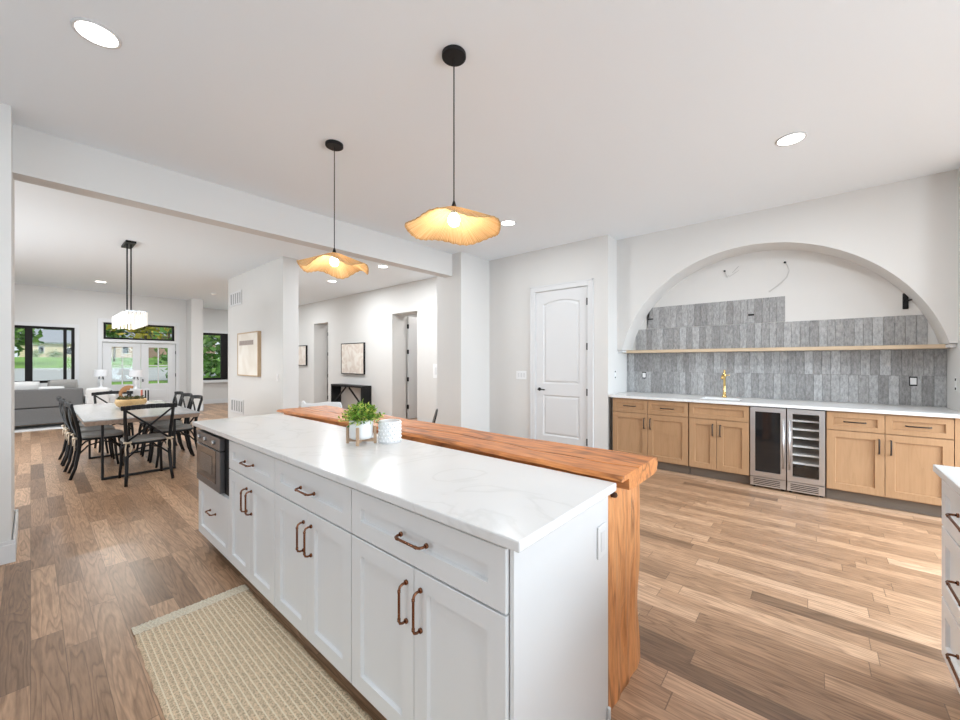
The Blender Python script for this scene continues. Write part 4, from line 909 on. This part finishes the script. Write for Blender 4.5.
def make_chair(label):
    t = thing('cross_back_chair', label, 'chair', (0, 0, 0), 'black cross-back dining chairs')
    w = 0.21   # chair faces +Y, back at y = -0.2
    prof = []
    for k in range(28):
        a = 2*PI*k/28; c, s_ = math.cos(a), math.sin(a); ex = 0.62
        prof.append((0.215*math.copysign(abs(c)**ex, c)*(1.0+0.06*s_), 0.205*math.copysign(abs(s_)**ex, s_)))
    MB().prism(prof, lambda u, v, d: (u, v, d), 0.435, 0.455).obj('seat', M['blackwood'], t, bevel=0.005)
    mb = MB(); mb.prism([(u*0.96, v*0.95) for u, v in prof], lambda u, v, d: (u, v, d), 0.4555, 0.487); cu = mb.obj('seat_cushion', M['cushion'], t, bevel=0.011, seg=3)
    for s_ in (-1, 1):
        x = s_*0.185; y = -0.205; rt = random.Random(4+s_)
        mb = MB()
        mb.tube([(x, y, 0.47), (x+s_*0.012, y-0.03, 0.455), (x+s_*0.02, y-0.035, 0.40), (x+s_*0.016, y-0.035, 0.33)], 0.0065, 6)
        mb.tube([(x, y, 0.47), (x-s_*0.022, y-0.03, 0.46), (x-s_*0.03, y-0.035, 0.41), (x-s_*0.02, y-0.03, 0.36)], 0.0065, 6)
        mb.tube([(x-s_*0.03, y-0.03, 0.475), (x, y-0.045, 0.47), (x+s_*0.03, y-0.02, 0.475)], 0.012, 6)
        mb.obj('tie', M['tie'], cu, smooth=True)
        # front leg
        MB().tube([(s_*0.165, 0.165, 0.436), (s_*0.178, 0.185, 0.32), (s_*0.185, 0.195, 0.15), (s_*0.195, 0.215, 0.0)], [0.017, 0.016, 0.014, 0.013], 10).obj('leg', M['blackwood'], t, smooth=True)
        # rear leg running up into the back post
        MB().tube([(s_*0.205, -0.275, 0.0), (s_*0.195, -0.235, 0.12), (s_*0.188, -0.205, 0.30), (s_*0.190, -0.195, 0.45), (s_*0.198, -0.212, 0.60), (s_*0.208, -0.245, 0.76), (s_*0.212, -0.268, 0.855)], [0.015, 0.016, 0.018, 0.019, 0.017, 0.016, 0.015], 10).obj('leg', M['blackwood'], t, smooth=True)
        # bent brace under the seat, side
        MB().tube([(s_*0.192, -0.205, 0.28), (s_*0.185, -0.13, 0.37), (s_*0.18, 0.0, 0.41), (s_*0.178, 0.10, 0.375), (s_*0.178, 0.18, 0.28)], 0.009, 8).obj('brace', M['blackwood'], t, smooth=True)
        # cross bar of the back
        pts = []
        for k in range(9):
            f = k/8; pts.append((s_*(-0.185+0.385*f), -0.202-0.060*f-0.022*math.sin(PI*f) + (0.009 if s_ > 0 else -0.009), 0.475+0.35*f))
        MB().tube(pts, 0.0105, 8).obj('cross_bar', M['blackwood'], t, smooth=True)
    pts = [(-0.245+0.49*k/12, -0.262-0.038*math.sin(PI*k/12), 0.853+0.012*math.sin(PI*k/12)) for k in range(13)]
    mb = MB()
    for p, q in zip(pts[:-1], pts[1:]): mb.bar(p, q, 0.026, 0.05)
    mb.obj('top_rail', M['blackwood'], t, bevel=0.006)
    MB().tube([(-0.18, 0.18, 0.29), (-0.10, 0.172, 0.38), (0, 0.17, 0.41), (0.10, 0.172, 0.38), (0.18, 0.18, 0.29)], 0.009, 8).obj('brace', M['blackwood'], t, smooth=True)
    MB().tube([(-0.19, -0.21, 0.29), (-0.10, -0.19, 0.38), (0, -0.185, 0.41), (0.10, -0.19, 0.38), (0.19, -0.21, 0.29)], 0.009, 8).obj('brace', M['blackwood'], t, smooth=True)
    return t
ch = make_chair('black cross-back chair at the near head of the table, its back to the kitchen')
ch.location = (0.878, 5.955, 0); ch.rotation_euler = (0, 0, math.radians(1))
for x, y, rz, lab in ((0.575, 6.69, -91, 'black cross-back chair on the left side of the table, nearest of three'),
                      (0.55, 7.235, -90, 'black cross-back chair on the left side of the table, middle of three'),
                      (0.54, 7.76, -89, 'black cross-back chair on the left side of the table, farthest of three'),
                      (1.27, 6.60, 90, 'black cross-back chair on the window-side right of the table, nearest of three'),
                      (1.27, 7.13, 91, 'black cross-back chair on the right side of the table, middle of three'),
                      (1.275, 7.66, 89, 'black cross-back chair on the right side of the table, farthest of three'),
                      (0.87, 8.33, 180, 'black cross-back chair at the far head of the table, facing the kitchen')):
    dup(ch, (x, y, 0), math.radians(rz), lab.replace('window-side right', 'right side'))
# bowl with greenery and carved ornament
BX, BY = 0.885, 6.98
t = thing('wooden_bowl', 'round blond wood bowl of moss greenery on the dining table', 'bowl', (BX, BY, TZ))
MB().lathe([(0, 0.002), (0.09, 0.002), (0.145, 0.035), (0.166, 0.080), (0.156, 0.122), (0.142, 0.125), (0.148, 0.082), (0.125, 0.045), (0, 0.025)], (BX, BY, TZ), 36).obj('bowl', M['bowlwood'], t, smooth=True)
mb = MB(); rp = random.Random(8)
for k in range(260):
    a, r = rp.uniform(0, 2*PI), 0.135*math.sqrt(rp.random()); mb.leaf((BX+r*math.cos(a), BY+r*math.sin(a), TZ+0.10+rp.uniform(0, .045)), (rp.gauss(0, 1), rp.gauss(0, 1), 0.8), 0.035, 0.02)
mb.obj('moss', foliage_mat('dark_moss', (0.02, 0.035, 0.01), (0.06, 0.07, 0.02), (0.16, 0.13, 0.05)), t, fix=False)
t = thing('carved_ornament', 'curled brown wooden ornament standing in the blond bowl', 'ornament', (BX-0.02, BY, TZ+0.06))
for k, (r, w) in enumerate(((0.105, 0.030), (0.078, 0.034), (0.050, 0.038))):
    pts = [(BX-0.02+r*math.cos(a)*0.75-0.02*k, BY-r*math.cos(a)*0.65+0.02*k, TZ+0.135+0.05+r*math.sin(a)) for a in [PI*0.35+PI*1.15*i/14 for i in range(15)]]
    mb = MB()
    for p, q in zip(pts[:-1], pts[1:]): mb.bar(p, q, 0.035, 0.014, (0.65, 0.76, 0))
    mb.obj('curl', M['carved'], t, bevel=0.003)
MB().tube([(BX-0.02, BY, TZ+0.07), (BX-0.005, BY-0.01, TZ+0.10), (BX-0.01, BY, TZ+0.14)], [0.03, 0.02, 0.035], 10).obj('stem', M['carved'], t, smooth=True)
CX2, CY2 = 1.12, 7.86
t = thing('candle_holder', 'slim red-brown candle on a dark stand behind the blond bowl', 'candle', (CX2, CY2, TZ))
MB().lathe([(0, 0), (0.04, 0), (0.038, 0.01), (0.010, 0.016), (0.009, 0.06), (0.022, 0.065), (0.022, 0.075), (0, 0.075)], (CX2, CY2, TZ), 16).obj('stand', M['blackmetal'], t, smooth=True)
MB().lathe([(0, 0.075), (0.014, 0.075), (0.013, 0.19), (0, 0.192)], (CX2, CY2, TZ), 12).obj('candle', M['candle'], t)
# chandelier
t = thing('linear_chandelier', 'rectangular lit glass chandelier on two black rods above the dining table', 'chandelier', (0.94, 7.55, HC))
box('canopy', M['blackmetal'], (0.885, 1.0, 7.42, 7.86, HC-0.028, HC-0.0005), t, bevel=0.002)
for xx in (0.914, 0.957): MB().tube([(xx, 7.55, HC-0.028), (xx, 7.55, 2.06)], 0.0085, 8).obj('rod', M['blackmetal'], t)
mb = MB(); x0, x1, y0, y1 = 0.815, 1.055, 7.0, 8.1
for a in ((x0, x0+.012, y0, y1), (x1-.012, x1, y0, y1), (x0, x1, y0, y0+.012), (x0, x1, y1-.012, y1), (x0, x1, 7.53, 7.57)): mb.box(*a, 2.045, 2.06)
mb.obj('frame', M['steel'], t)
for nm, pts in (('glass_panel', [(x0+0.006, y) for y in [y0+0.03+k*0.04 for k in range(27)]]), ('glass_panel', [(x1-0.006, y) for y in [y0+0.03+k*0.04 for k in range(27)]]), ('glass_panel', [(x, y0+0.006) for x in [x0+0.03+k*0.04 for k in range(6)]]), ('glass_panel', [(x, y1-0.006) for x in [x0+0.03+k*0.04 for k in range(6)]])):
    mb = MB()
    for px, py in pts: mb.tube([(px, py, 1.865+0.006*((int(px*100)+int(py*100)) % 3)), (px, py, 2.045)], 0.016, 6)
    mb.obj(nm, M['crystal'], t)
for k in range(4): MB().lathe([(0, 0.0), (0.015, -0.01), (0.02, -0.04), (0, -0.07)], (0.932, 7.08+k*0.31, 2.03), 12).obj('bulb', M['bulb'], t, smooth=True)
l = light('chandelier_light', 'AREA', (-0.008, 0, 1.86-HC), (0, 0, 0), 20, (1.0, 0.93, 0.82), 0.2, 1.2); l.parent = t

# ------------------------------------------------------------------ living room
t = thing('sectional_sofa', 'charcoal tweed sofa seen from behind under the black window', 'sofa', (-0.3, 12.2, 0))
sx0, sx1, sy0 = -1.6, 0.74, 11.9
box('base', M['sofa'], (sx0, sx1, sy0, sy0+0.90, 0.10, 0.42), t, bevel=0.015)
box('backrest', M['sofa'], (sx0, sx1, sy0, sy0+0.22, 0.435, 0.80), t, bevel=0.02)
for a in (sx0, sx1-0.18): box('armrest', M['sofa'], (a, a+0.18, sy0+0.222, sy0+0.90, 0.425, 0.62), t, bevel=0.02)
for k in range(3): box('seat_cushion', M['sofa'], (sx0+0.19+k*0.66, sx0+0.19+k*0.66+0.65, sy0+0.23, sy0+0.90, 0.425, 0.55), t, bevel=0.03)
for a in (sx0+0.08, sx1-0.08):
    for b in (sy0+0.08, sy0+0.82): MB().tube([(a, b, 0.011), (a, b, 0.10)], 0.025, 10).obj('leg', M['blackwood'], t)
def pillow(name, label, c, sx, sz, th, rz, mat, tilt=0.25):
    mb = MB(); bm = mb.bm; n = 12; g2 = {}
    m = Matrix.Translation(c) @ Matrix.Rotation(rz, 4, 'Z') @ Matrix.Rotation(tilt, 4, 'X')
    for sgn in (-1, 1):
        for i in range(n+1):
            for j in range(n+1):
                u, v = 2*i/n-1, 2*j/n-1; edge = (i in (0, n) or j in (0, n))
                if edge and sgn == 1: continue
                k = ((1-u**4)*(1-v**4))**0.5; g2[(sgn, i, j)] = bm.verts.new(m @ Vector((u*sx/2*(1-0.05*v*v), sgn*th/2*k, v*sz/2*(1-0.05*u*u))))
    def gv(s_, i, j): return g2.get((s_, i, j)) or g2[(-1, i, j)]
    for s_ in (-1, 1):
        for i in range(n):
            for j in range(n): bm.faces.new([gv(s_, *q) for q in ((i, j), (i+1, j), (i+1, j+1), (i, j+1))])
    return tag(mb.obj(name, mat, smooth=True), label, 'cushion')
pillow('throw_pillow', 'white boucle pillow propped at the left end of the charcoal sofa', (-0.12, 12.24, 0.75), 0.50, 0.44, 0.15, 0.1, M['whitefab'])
pillow('throw_pillow', 'flat white pillow leaning beside the boucle pillow on the charcoal sofa', (0.22, 12.30, 0.69), 0.55, 0.36, 0.13, -0.15, M['whitefab'], 0.5)
pillow('throw_pillow', 'grey pillow peeking above the charcoal sofa back below the window', (0.46, 12.42, 0.76), 0.46, 0.46, 0.12, 0.0, M['cushion'])
t = thing('white_armchair', 'white upholstered armchair between the charcoal sofa and front doors', 'armchair', (1.05, 12.2, 0))
box('base', M['whitefab'], (0.77, 1.27, 11.75, 12.5, 0.11, 0.42), t, bevel=0.03); box('backrest', M['whitefab'], (0.77, 1.14, 11.75, 11.95, 0.425, 0.80), t, bevel=0.05)
for a in (0.77, 1.11): box('armrest', M['whitefab'], (a, a+0.16, 11.96, 12.5, 0.425, 0.63), t, bevel=0.04)
for a in (0.82, 1.21):
    for b in (11.82, 12.43): MB().tube([(a, b, 0.011), (a, b, 0.11)], 0.02, 8).obj('leg', M['blackwood'], t)
t = thing('area_rug', 'pale grey area rug under the charcoal sofa', 'rug', (0, 12.4, 0)); box('rug', M['whitefab'], (-1.9, 1.47, 11.62, 12.58, 0.001, 0.011), t)
def side_table(label, x, y, h):
    t = thing('side_table', label, 'side table', (x, y, 0))
    box('tabletop', M['trim'], (x-0.19, x+0.19, y-0.19, y+0.19, h-0.03, h), t, bevel=0.004)
    for a in (-0.165, 0.165):
        for b in (-0.165, 0.165): MB().box(x+a-0.012, x+a+0.012, y+b-0.012, y+b+0.012, 0.0, h-0.03).obj('leg', M['blackmetal'], t)
    return t
def table_lamp(label, x, y, z, w):
    t = thing('table_lamp', label, 'lamp', (x, y, z))
    MB().lathe([(0, 0), (0.06, 0), (0.062, 0.012), (0.03, 0.02), (0.02, 0.10), (0.05, 0.17), (0.045, 0.22), (0.012, 0.26), (0.010, 0.30), (0, 0.30)], (x, y, z), 20).obj('lamp_base', M['ceramic'], t, smooth=True)
    MB().tube([(x-0.035, y, z+0.24), (x-0.03, y, z+0.30), (x+0.03, y, z+0.31), (x+0.04, y, z+0.22)], 0.011, 8).obj('collar', M['blackmetal'], t, smooth=True)
    mb = MB(); mb.lathe([(w*0.95, 0.30), (w, 0.30), (w*0.92, 0.46), (w*0.88, 0.46), (w*0.95, 0.30)], (x, y, z), 28); mb.lathe([(0, 0.452), (w*0.9, 0.452)], (x, y, z), 28)
    mb.obj('lamp_shade', M['fabricshade'], t, smooth=False)
side_table('small white side table left of the front doors under a lamp', 1.09, 12.80, 0.72); table_lamp('white table lamp left of the front doors, above the white armchair', 1.09, 12.80, 0.72, 0.125)
side_table('small white side table in front of the front doors under a lamp', 1.72, 12.55, 0.70); table_lamp('white table lamp in front of the front doors, right of the bowl', 1.68, 12.55, 0.70, 0.13)
# picture wall
XP = 2.715
def framed(label, x, y0, y1, z0, z1, depth, fmat, amat, fw=0.02, floaty=0.0):
    t = thing('framed_artwork', label, 'picture', (x, (y0+y1)/2, z0))
    mb = MB(); d0, d1 = x-depth, x-0.001
    mb.box(d0, d1, y0, y0+fw, z0, z1); mb.box(d0, d1, y1-fw, y1, z0, z1); mb.box(d0, d1, y0+fw, y1-fw, z0, z0+fw); mb.box(d0, d1, y0+fw, y1-fw, z1-fw, z1)
    mb.obj('frame', fmat, t, bevel=0.002)
    return t, box('canvas', amat, (d0+0.008, d1, y0+fw+floaty, y1-fw-floaty, z0+fw+floaty, z1-fw-floaty), t)
t, cv = framed('cream abstract in a deep oak frame on the wing wall', XP, 7.55, 8.60, 1.095, 1.92, 0.06, M['artframe'], M['art_beige'], 0.022)
box('brush_stroke', M['art_taupe'], (XP-0.0535, XP-0.0521, 7.78, 8.50, 1.68, 1.765), cv)
framed('swirling beige abstract in a black frame above the black console', XH, 8.43, 9.50, 1.05, 1.845, 0.05, M['blackmetal'], M['art_swirl'], 0.018)
framed('narrow beige picture in a black frame at the far left of the hall', XH, 11.50, 12.25, 1.25, 1.86, 0.05, M['blackmetal'], M['art_swirl'], 0.02)
def vent(label, y0, y1, z0, z1):
    t = thing('wall_vent', label, 'vent', (XP, (y0+y1)/2, z0))
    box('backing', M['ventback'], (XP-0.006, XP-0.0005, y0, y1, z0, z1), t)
    mb = MB(); mb.box(XP-0.014, XP-0.006, y0-.02, y0+.02, z0-.02, z1+.02); mb.box(XP-0.014, XP-0.006, y1-.02, y1+.02, z0-.02, z1+.02); mb.box(XP-0.014, XP-0.006, y0+.02, y1-.02, z0-.02, z0+.015); mb.box(XP-0.014, XP-0.006, y0+.02, y1-.02, z1-.015, z1+.02)
    mb.obj('frame', M['trim'], t)
    mb = MB(); n = 5
    for k in range(1, n): yy = y0+(y1-y0)*k/n; mb.box(XP-0.012, XP-0.006, yy-0.032, yy+0.032, z0+.015, z1-.015)
    mb.obj('slats', M['trim'], t)
vent('white slatted air vent high on the wing wall near the ceiling', 8.55, 9.17, 2.52, 2.76)
vent('white slatted air vent low on the wing wall above the baseboard', 8.45, 9.12, 0.36, 0.60)
# hall console
t = thing('console_table', 'black console table with V-shaped braces against the hall wall', 'console table', (5.18, 8.45, 0))
cx0, cx1, c0, c1, cz = 5.14, 5.405, 8.15, 9.60, 0.785
box('tabletop', M['blackwood'], (cx0, cx1, c0, c1, cz-0.05, cz), t, bevel=0.003)
for a in (c0, c1-0.05): MB().box(cx0+0.005, cx1-0.002, a, a+0.05, 0.0, cz-0.051).obj('leg', M['blackwood'], t)
for a, b in ((c0+0.06, 8.80), (c1-0.06, 8.95)): MB().bar((cx0+0.05, a, 0.30), (cx0+0.05, b, cz-0.06), 0.03, 0.03).obj('brace', M['blackwood'], t)
# bar stools on the far side of the island
def stool_legs(t, x, y, h, mat):
    for a in (-1, 1):
        for b in (-1, 1): MB().tube([(x+a*0.13, y+b*0.13, h), (x+a*0.20, y+b*0.20, 0)], [0.014, 0.011], 10).obj('leg', mat, t, smooth=True)
    mb = MB(); q = [(x-.165, y-.165), (x+.165, y-.165), (x+.165, y+.165), (x-.165, y+.165)]
    for p, r in zip(q, q[1:]+q[:1]): mb.tube([(*p, 0.32), (*r, 0.32)], 0.008, 8)
    mb.obj('footrest', mat, t, smooth=True)
VD = Vector((math.sin(0.0), 0, 0))
def rotated(x, y, ang):
    c, s_ = math.cos(ang), math.sin(ang); return lambda u, v, z: (x+u*c-v*s_, y+u*s_+v*c, z)
sx, sy = 2.14, 4.02
t = thing('bar_stool', 'white bar stool whose low backrest shows behind the far end of the wood bar', 'stool', (sx, sy, 0))
R1 = rotated(sx, sy, math.radians(-51))
MB().prism([(u, v) for u, v in ((-.2,-.19),(.2,-.19),(.21,.12),(.15,.2),(-.15,.2),(-.21,.12))], R1, 0.63, 0.67).obj('seat', M['whiteplas'], t, bevel=0.015)
mb = MB(); pr = [(-0.20, 0.63), (0.20, 0.63), (0.215, 0.90), (0.20, 0.942), (0.06, 0.945), (-0.12, 0.925), (-0.17, 0.925), (-0.185, 0.955), (-0.21, 0.955), (-0.213, 0.90)]
mb.prism(pr, lambda u, v, d: R1(u, d, v), -0.215, -0.19); mb.obj('backrest', M['whiteplas'], t, bevel=0.006)
stool_legs(t, sx, sy, 0.635, M['blackmetal'])
# black stool: only the edge of its thin tilted backrest rises above the wood bar
bang = math.atan(1.0856); bx, by = 3.25*math.cos(bang)-0.255*math.sin(bang), 3.25*math.sin(bang)+0.255*math.cos(bang)
t = thing('bar_stool', 'black bar stool with thin tilted backrest seen edge-on past the planter', 'stool', (bx, by, 0))
R2 = rotated(bx, by, bang)
MB().prism([(-.19,-.16),(.19,-.16),(.19,.2),(-.19,.2)], R2, 0.63, 0.665).obj('seat', M['blackwood'], t, bevel=0.01)
mb = MB(); bm = mb.bm
prf = [(-0.19, 0.60), (0.19, 0.60), (0.19, 0.86), (0.15, 0.94), (0.05, 0.965), (-0.05, 0.965), (-0.15, 0.94), (-0.19, 0.86)]
vs = [[bm.verts.new(R2(u, -0.19 - 0.28*(z-0.66) + dv, z)) for u, z in prf] for dv in (0, 0.012)]
bm.faces.new(vs[0]); bm.faces.new(vs[1][::-1])
for k in range(8): bm.faces.new((vs[0][k], vs[0][(k+1)%8], vs[1][(k+1)%8], vs[1][k]))
mb.obj('backrest', M['blackwood'], t)
stool_legs(t, bx, by, 0.632, M['blackmetal'])

# ------------------------------------------------------------------ outdoors
prof = [(13.7, -0.14), (18, 0.1), (25, 0.56), (32, 0.95), (42, 1.5), (60, 1.85), (90, 1.95), (150, 2.2)]
def ground(y):
    return interp(prof, y)
mb = MB(); bm = mb.bm
rows = [[bm.verts.new((x, y, ground(y))) for x in (-40, -15, 0, 15, 40)] for y in [13.7, 15.2, 18, 21, 25, 28, 32, 37, 42, 50, 60, 75, 90, 120, 150]]
for a, b in zip(rows[:-1], rows[1:]):
    for k in range(4): bm.faces.new((a[k], a[k+1], b[k+1], b[k]))
bm.faces.ensure_lookup_table()
mb.obj('lawn', M['grass'], kind='structure')
mb = MB(); bm = mb.bm
rows = [[bm.verts.new((x, y, ground(y)+0.03)) for x in (-40, 0, 40)] for y in (23.5, 25, 28, 32, 32.6)]
for a, b in zip(rows[:-1], rows[1:]):
    for k in range(2): bm.faces.new((a[k], a[k+1], b[k+1], b[k]))
mb.obj('road', M['road'], kind='structure')
def house(label, x0, x1, y0, y1, zb, ze, zr, wallm, wins):
    t = thing('house', label, 'house', ((x0+x1)/2, (y0+y1)/2, zb))
    box('walls', wallm, (x0, x1, y0, y1, zb-0.3, ze), t)
    ov = 0.5; mb = MB(); bm = mb.bm; xm = (y0+y1)/2
    poly = [(y0-ov, ze-0.1), (xm, zr), (y1+ov, ze-0.1), (y1+ov, ze+0.1), (xm, zr+0.2), (y0-ov, ze+0.1)]
    mb.prism(poly, lambda u, v, d: (d, u, v), x0-ov, x1+ov); mb.obj('roof', M['roof'], t)
    for a, b, c, d in wins:
        f = box('window', M['trim'], (a, b, y0-0.06, y0-0.001, c, d), t); box('pane', M['darkpane'], (a+0.08, b-0.08, y0-0.09, y0-0.061, c+0.08, d-0.08), f)
    return t
house('cream house with grey roof across the road, seen through the living room window', -1.0, 7.0, 80, 90, 1.9, 4.0, 5.9, M['house'], [(0.65, 1.25, 2.5, 3.55), (3.0, 4.2, 2.4, 3.55), (5.2, 6.0, 2.5, 3.5)])
house('pink brick house across the road, seen through the right front door', 10.6, 16.5, 62, 70, 1.85, 4.6, 6.4, M['brick'], [(11.4, 12.2, 2.4, 3.4), (13.2, 14.0, 2.4, 3.4), (11.4, 12.2, 3.7, 4.3)])
def tree(label, x, y, h, cr, mat, n=420, trunk=True, name='tree', squash=0.9, cz=None, ls=0.35):
    zb = ground(y)
    t = thing(name, label, 'tree' if name == 'tree' else 'shrub', (x, y, zb)); rp = random.Random(int(x*13+y*7))
    if trunk:
        MB().tube([(x, y, zb-0.1), (x+0.05, y, zb+h*0.3), (x-0.03, y, zb+h*0.7)], [0.09*h/4, 0.07*h/4, 0.03*h/4], 8).obj('trunk', M['trunk'], t, smooth=True)
    mb = MB(); c = Vector((x, y, zb+(cz if cz else h-cr*squash)))
    for k in range(n):
        v = Vector((rp.gauss(0, 1), rp.gauss(0, 1), rp.gauss(0, 1))).normalized(); r = cr*(rp.uniform(0.35, 1.05))
        p = c + Vector((v.x*r, v.y*r, v.z*r*squash)); s_ = cr*ls*rp.uniform(0.6, 1.2)
        if p.z < zb: p.z = zb+0.02
        mb.leaf(p, (rp.gauss(0, 1), rp.gauss(0, 1), rp.gauss(0, .7)), s_, s_*0.65, (rp.gauss(0, 1), rp.gauss(0, 1), rp.gauss(0, 1)))
    mb.obj('crown' if trunk else 'foliage', mat, t, fix=False)
tree('green tree at the left of the road, seen through the left window pane', -1.1, 36, 3.4, 1.5, M['fgreen'])
house('tan house behind the lawn, seen through the left front door', 7.6, 10.4, 72, 78, 1.85, 4.2, 5.6, M['tan'], [(8.2, 8.9, 2.5, 3.5)])
for k, (x, y, h) in enumerate(((8.5, 104, 9.5), (14.6, 106, 10.5), (20.6, 103, 10), (3.0, 110, 9.5))):
    tree('tall green tree in the far tree line, '+('behind the tan house', 'behind the brick house', 'right of the brick house', 'behind the right end of the cream house')[k], x, y, h, 3.0, M['fgreen'])
tree('tall green tree behind the cream house roof', -4.5, 98, 9, 3.2, M['fgreen'])
tree('green tree seen through the left front door pane', 4.1, 40, 3.0, 0.9, M['fgreen'])
tree('young green tree beside the yellow tree, seen through the transom', 4.4, 50, 5.9, 1.7, M['fgreen'])
tree('yellow autumn tree filling the transom window', 5.6, 38, 5.3, 1.9, M['fyellow'], 520)
tree('second yellow autumn tree at the right end of the transom', 8.3, 45, 5.8, 1.9, M['fyellow'], 420)
tree('pale green tree at the right end of the transom behind the yellow trees', 11.6, 55, 7.2, 2.3, M['fgreen'])
tree('dense green bush filling the nook window', 6.0, 22.5, 3.9, 2.3, M['fgreen'], 1500, False, 'bush', 1.0, 1.5, 0.16)
tree('second dense green bush at the right of the nook window', 10.3, 29, 4.4, 2.2, M['fgreen'], 1200, False, 'bush', 1.0, 1.6, 0.16)
for k, (x, y) in enumerate(((0.4, 78.6), (2.2, 78.5), (4.8, 78.6))):
    tree(('small', 'rounded', 'dark green')[k]+' bush at the foot of the cream house wall, '+('left of the small window', 'right of the small window', 'below the wide window')[k], x, y, 1.2, 0.75, M['fgreen'], 160, False, 'bush', 0.8, 0.5)
tree('low bush on the lawn seen through the right front door', 8.2, 42, 0.9, 0.5, M['fgreen'], 160, False, 'bush', 0.9, 0.4)
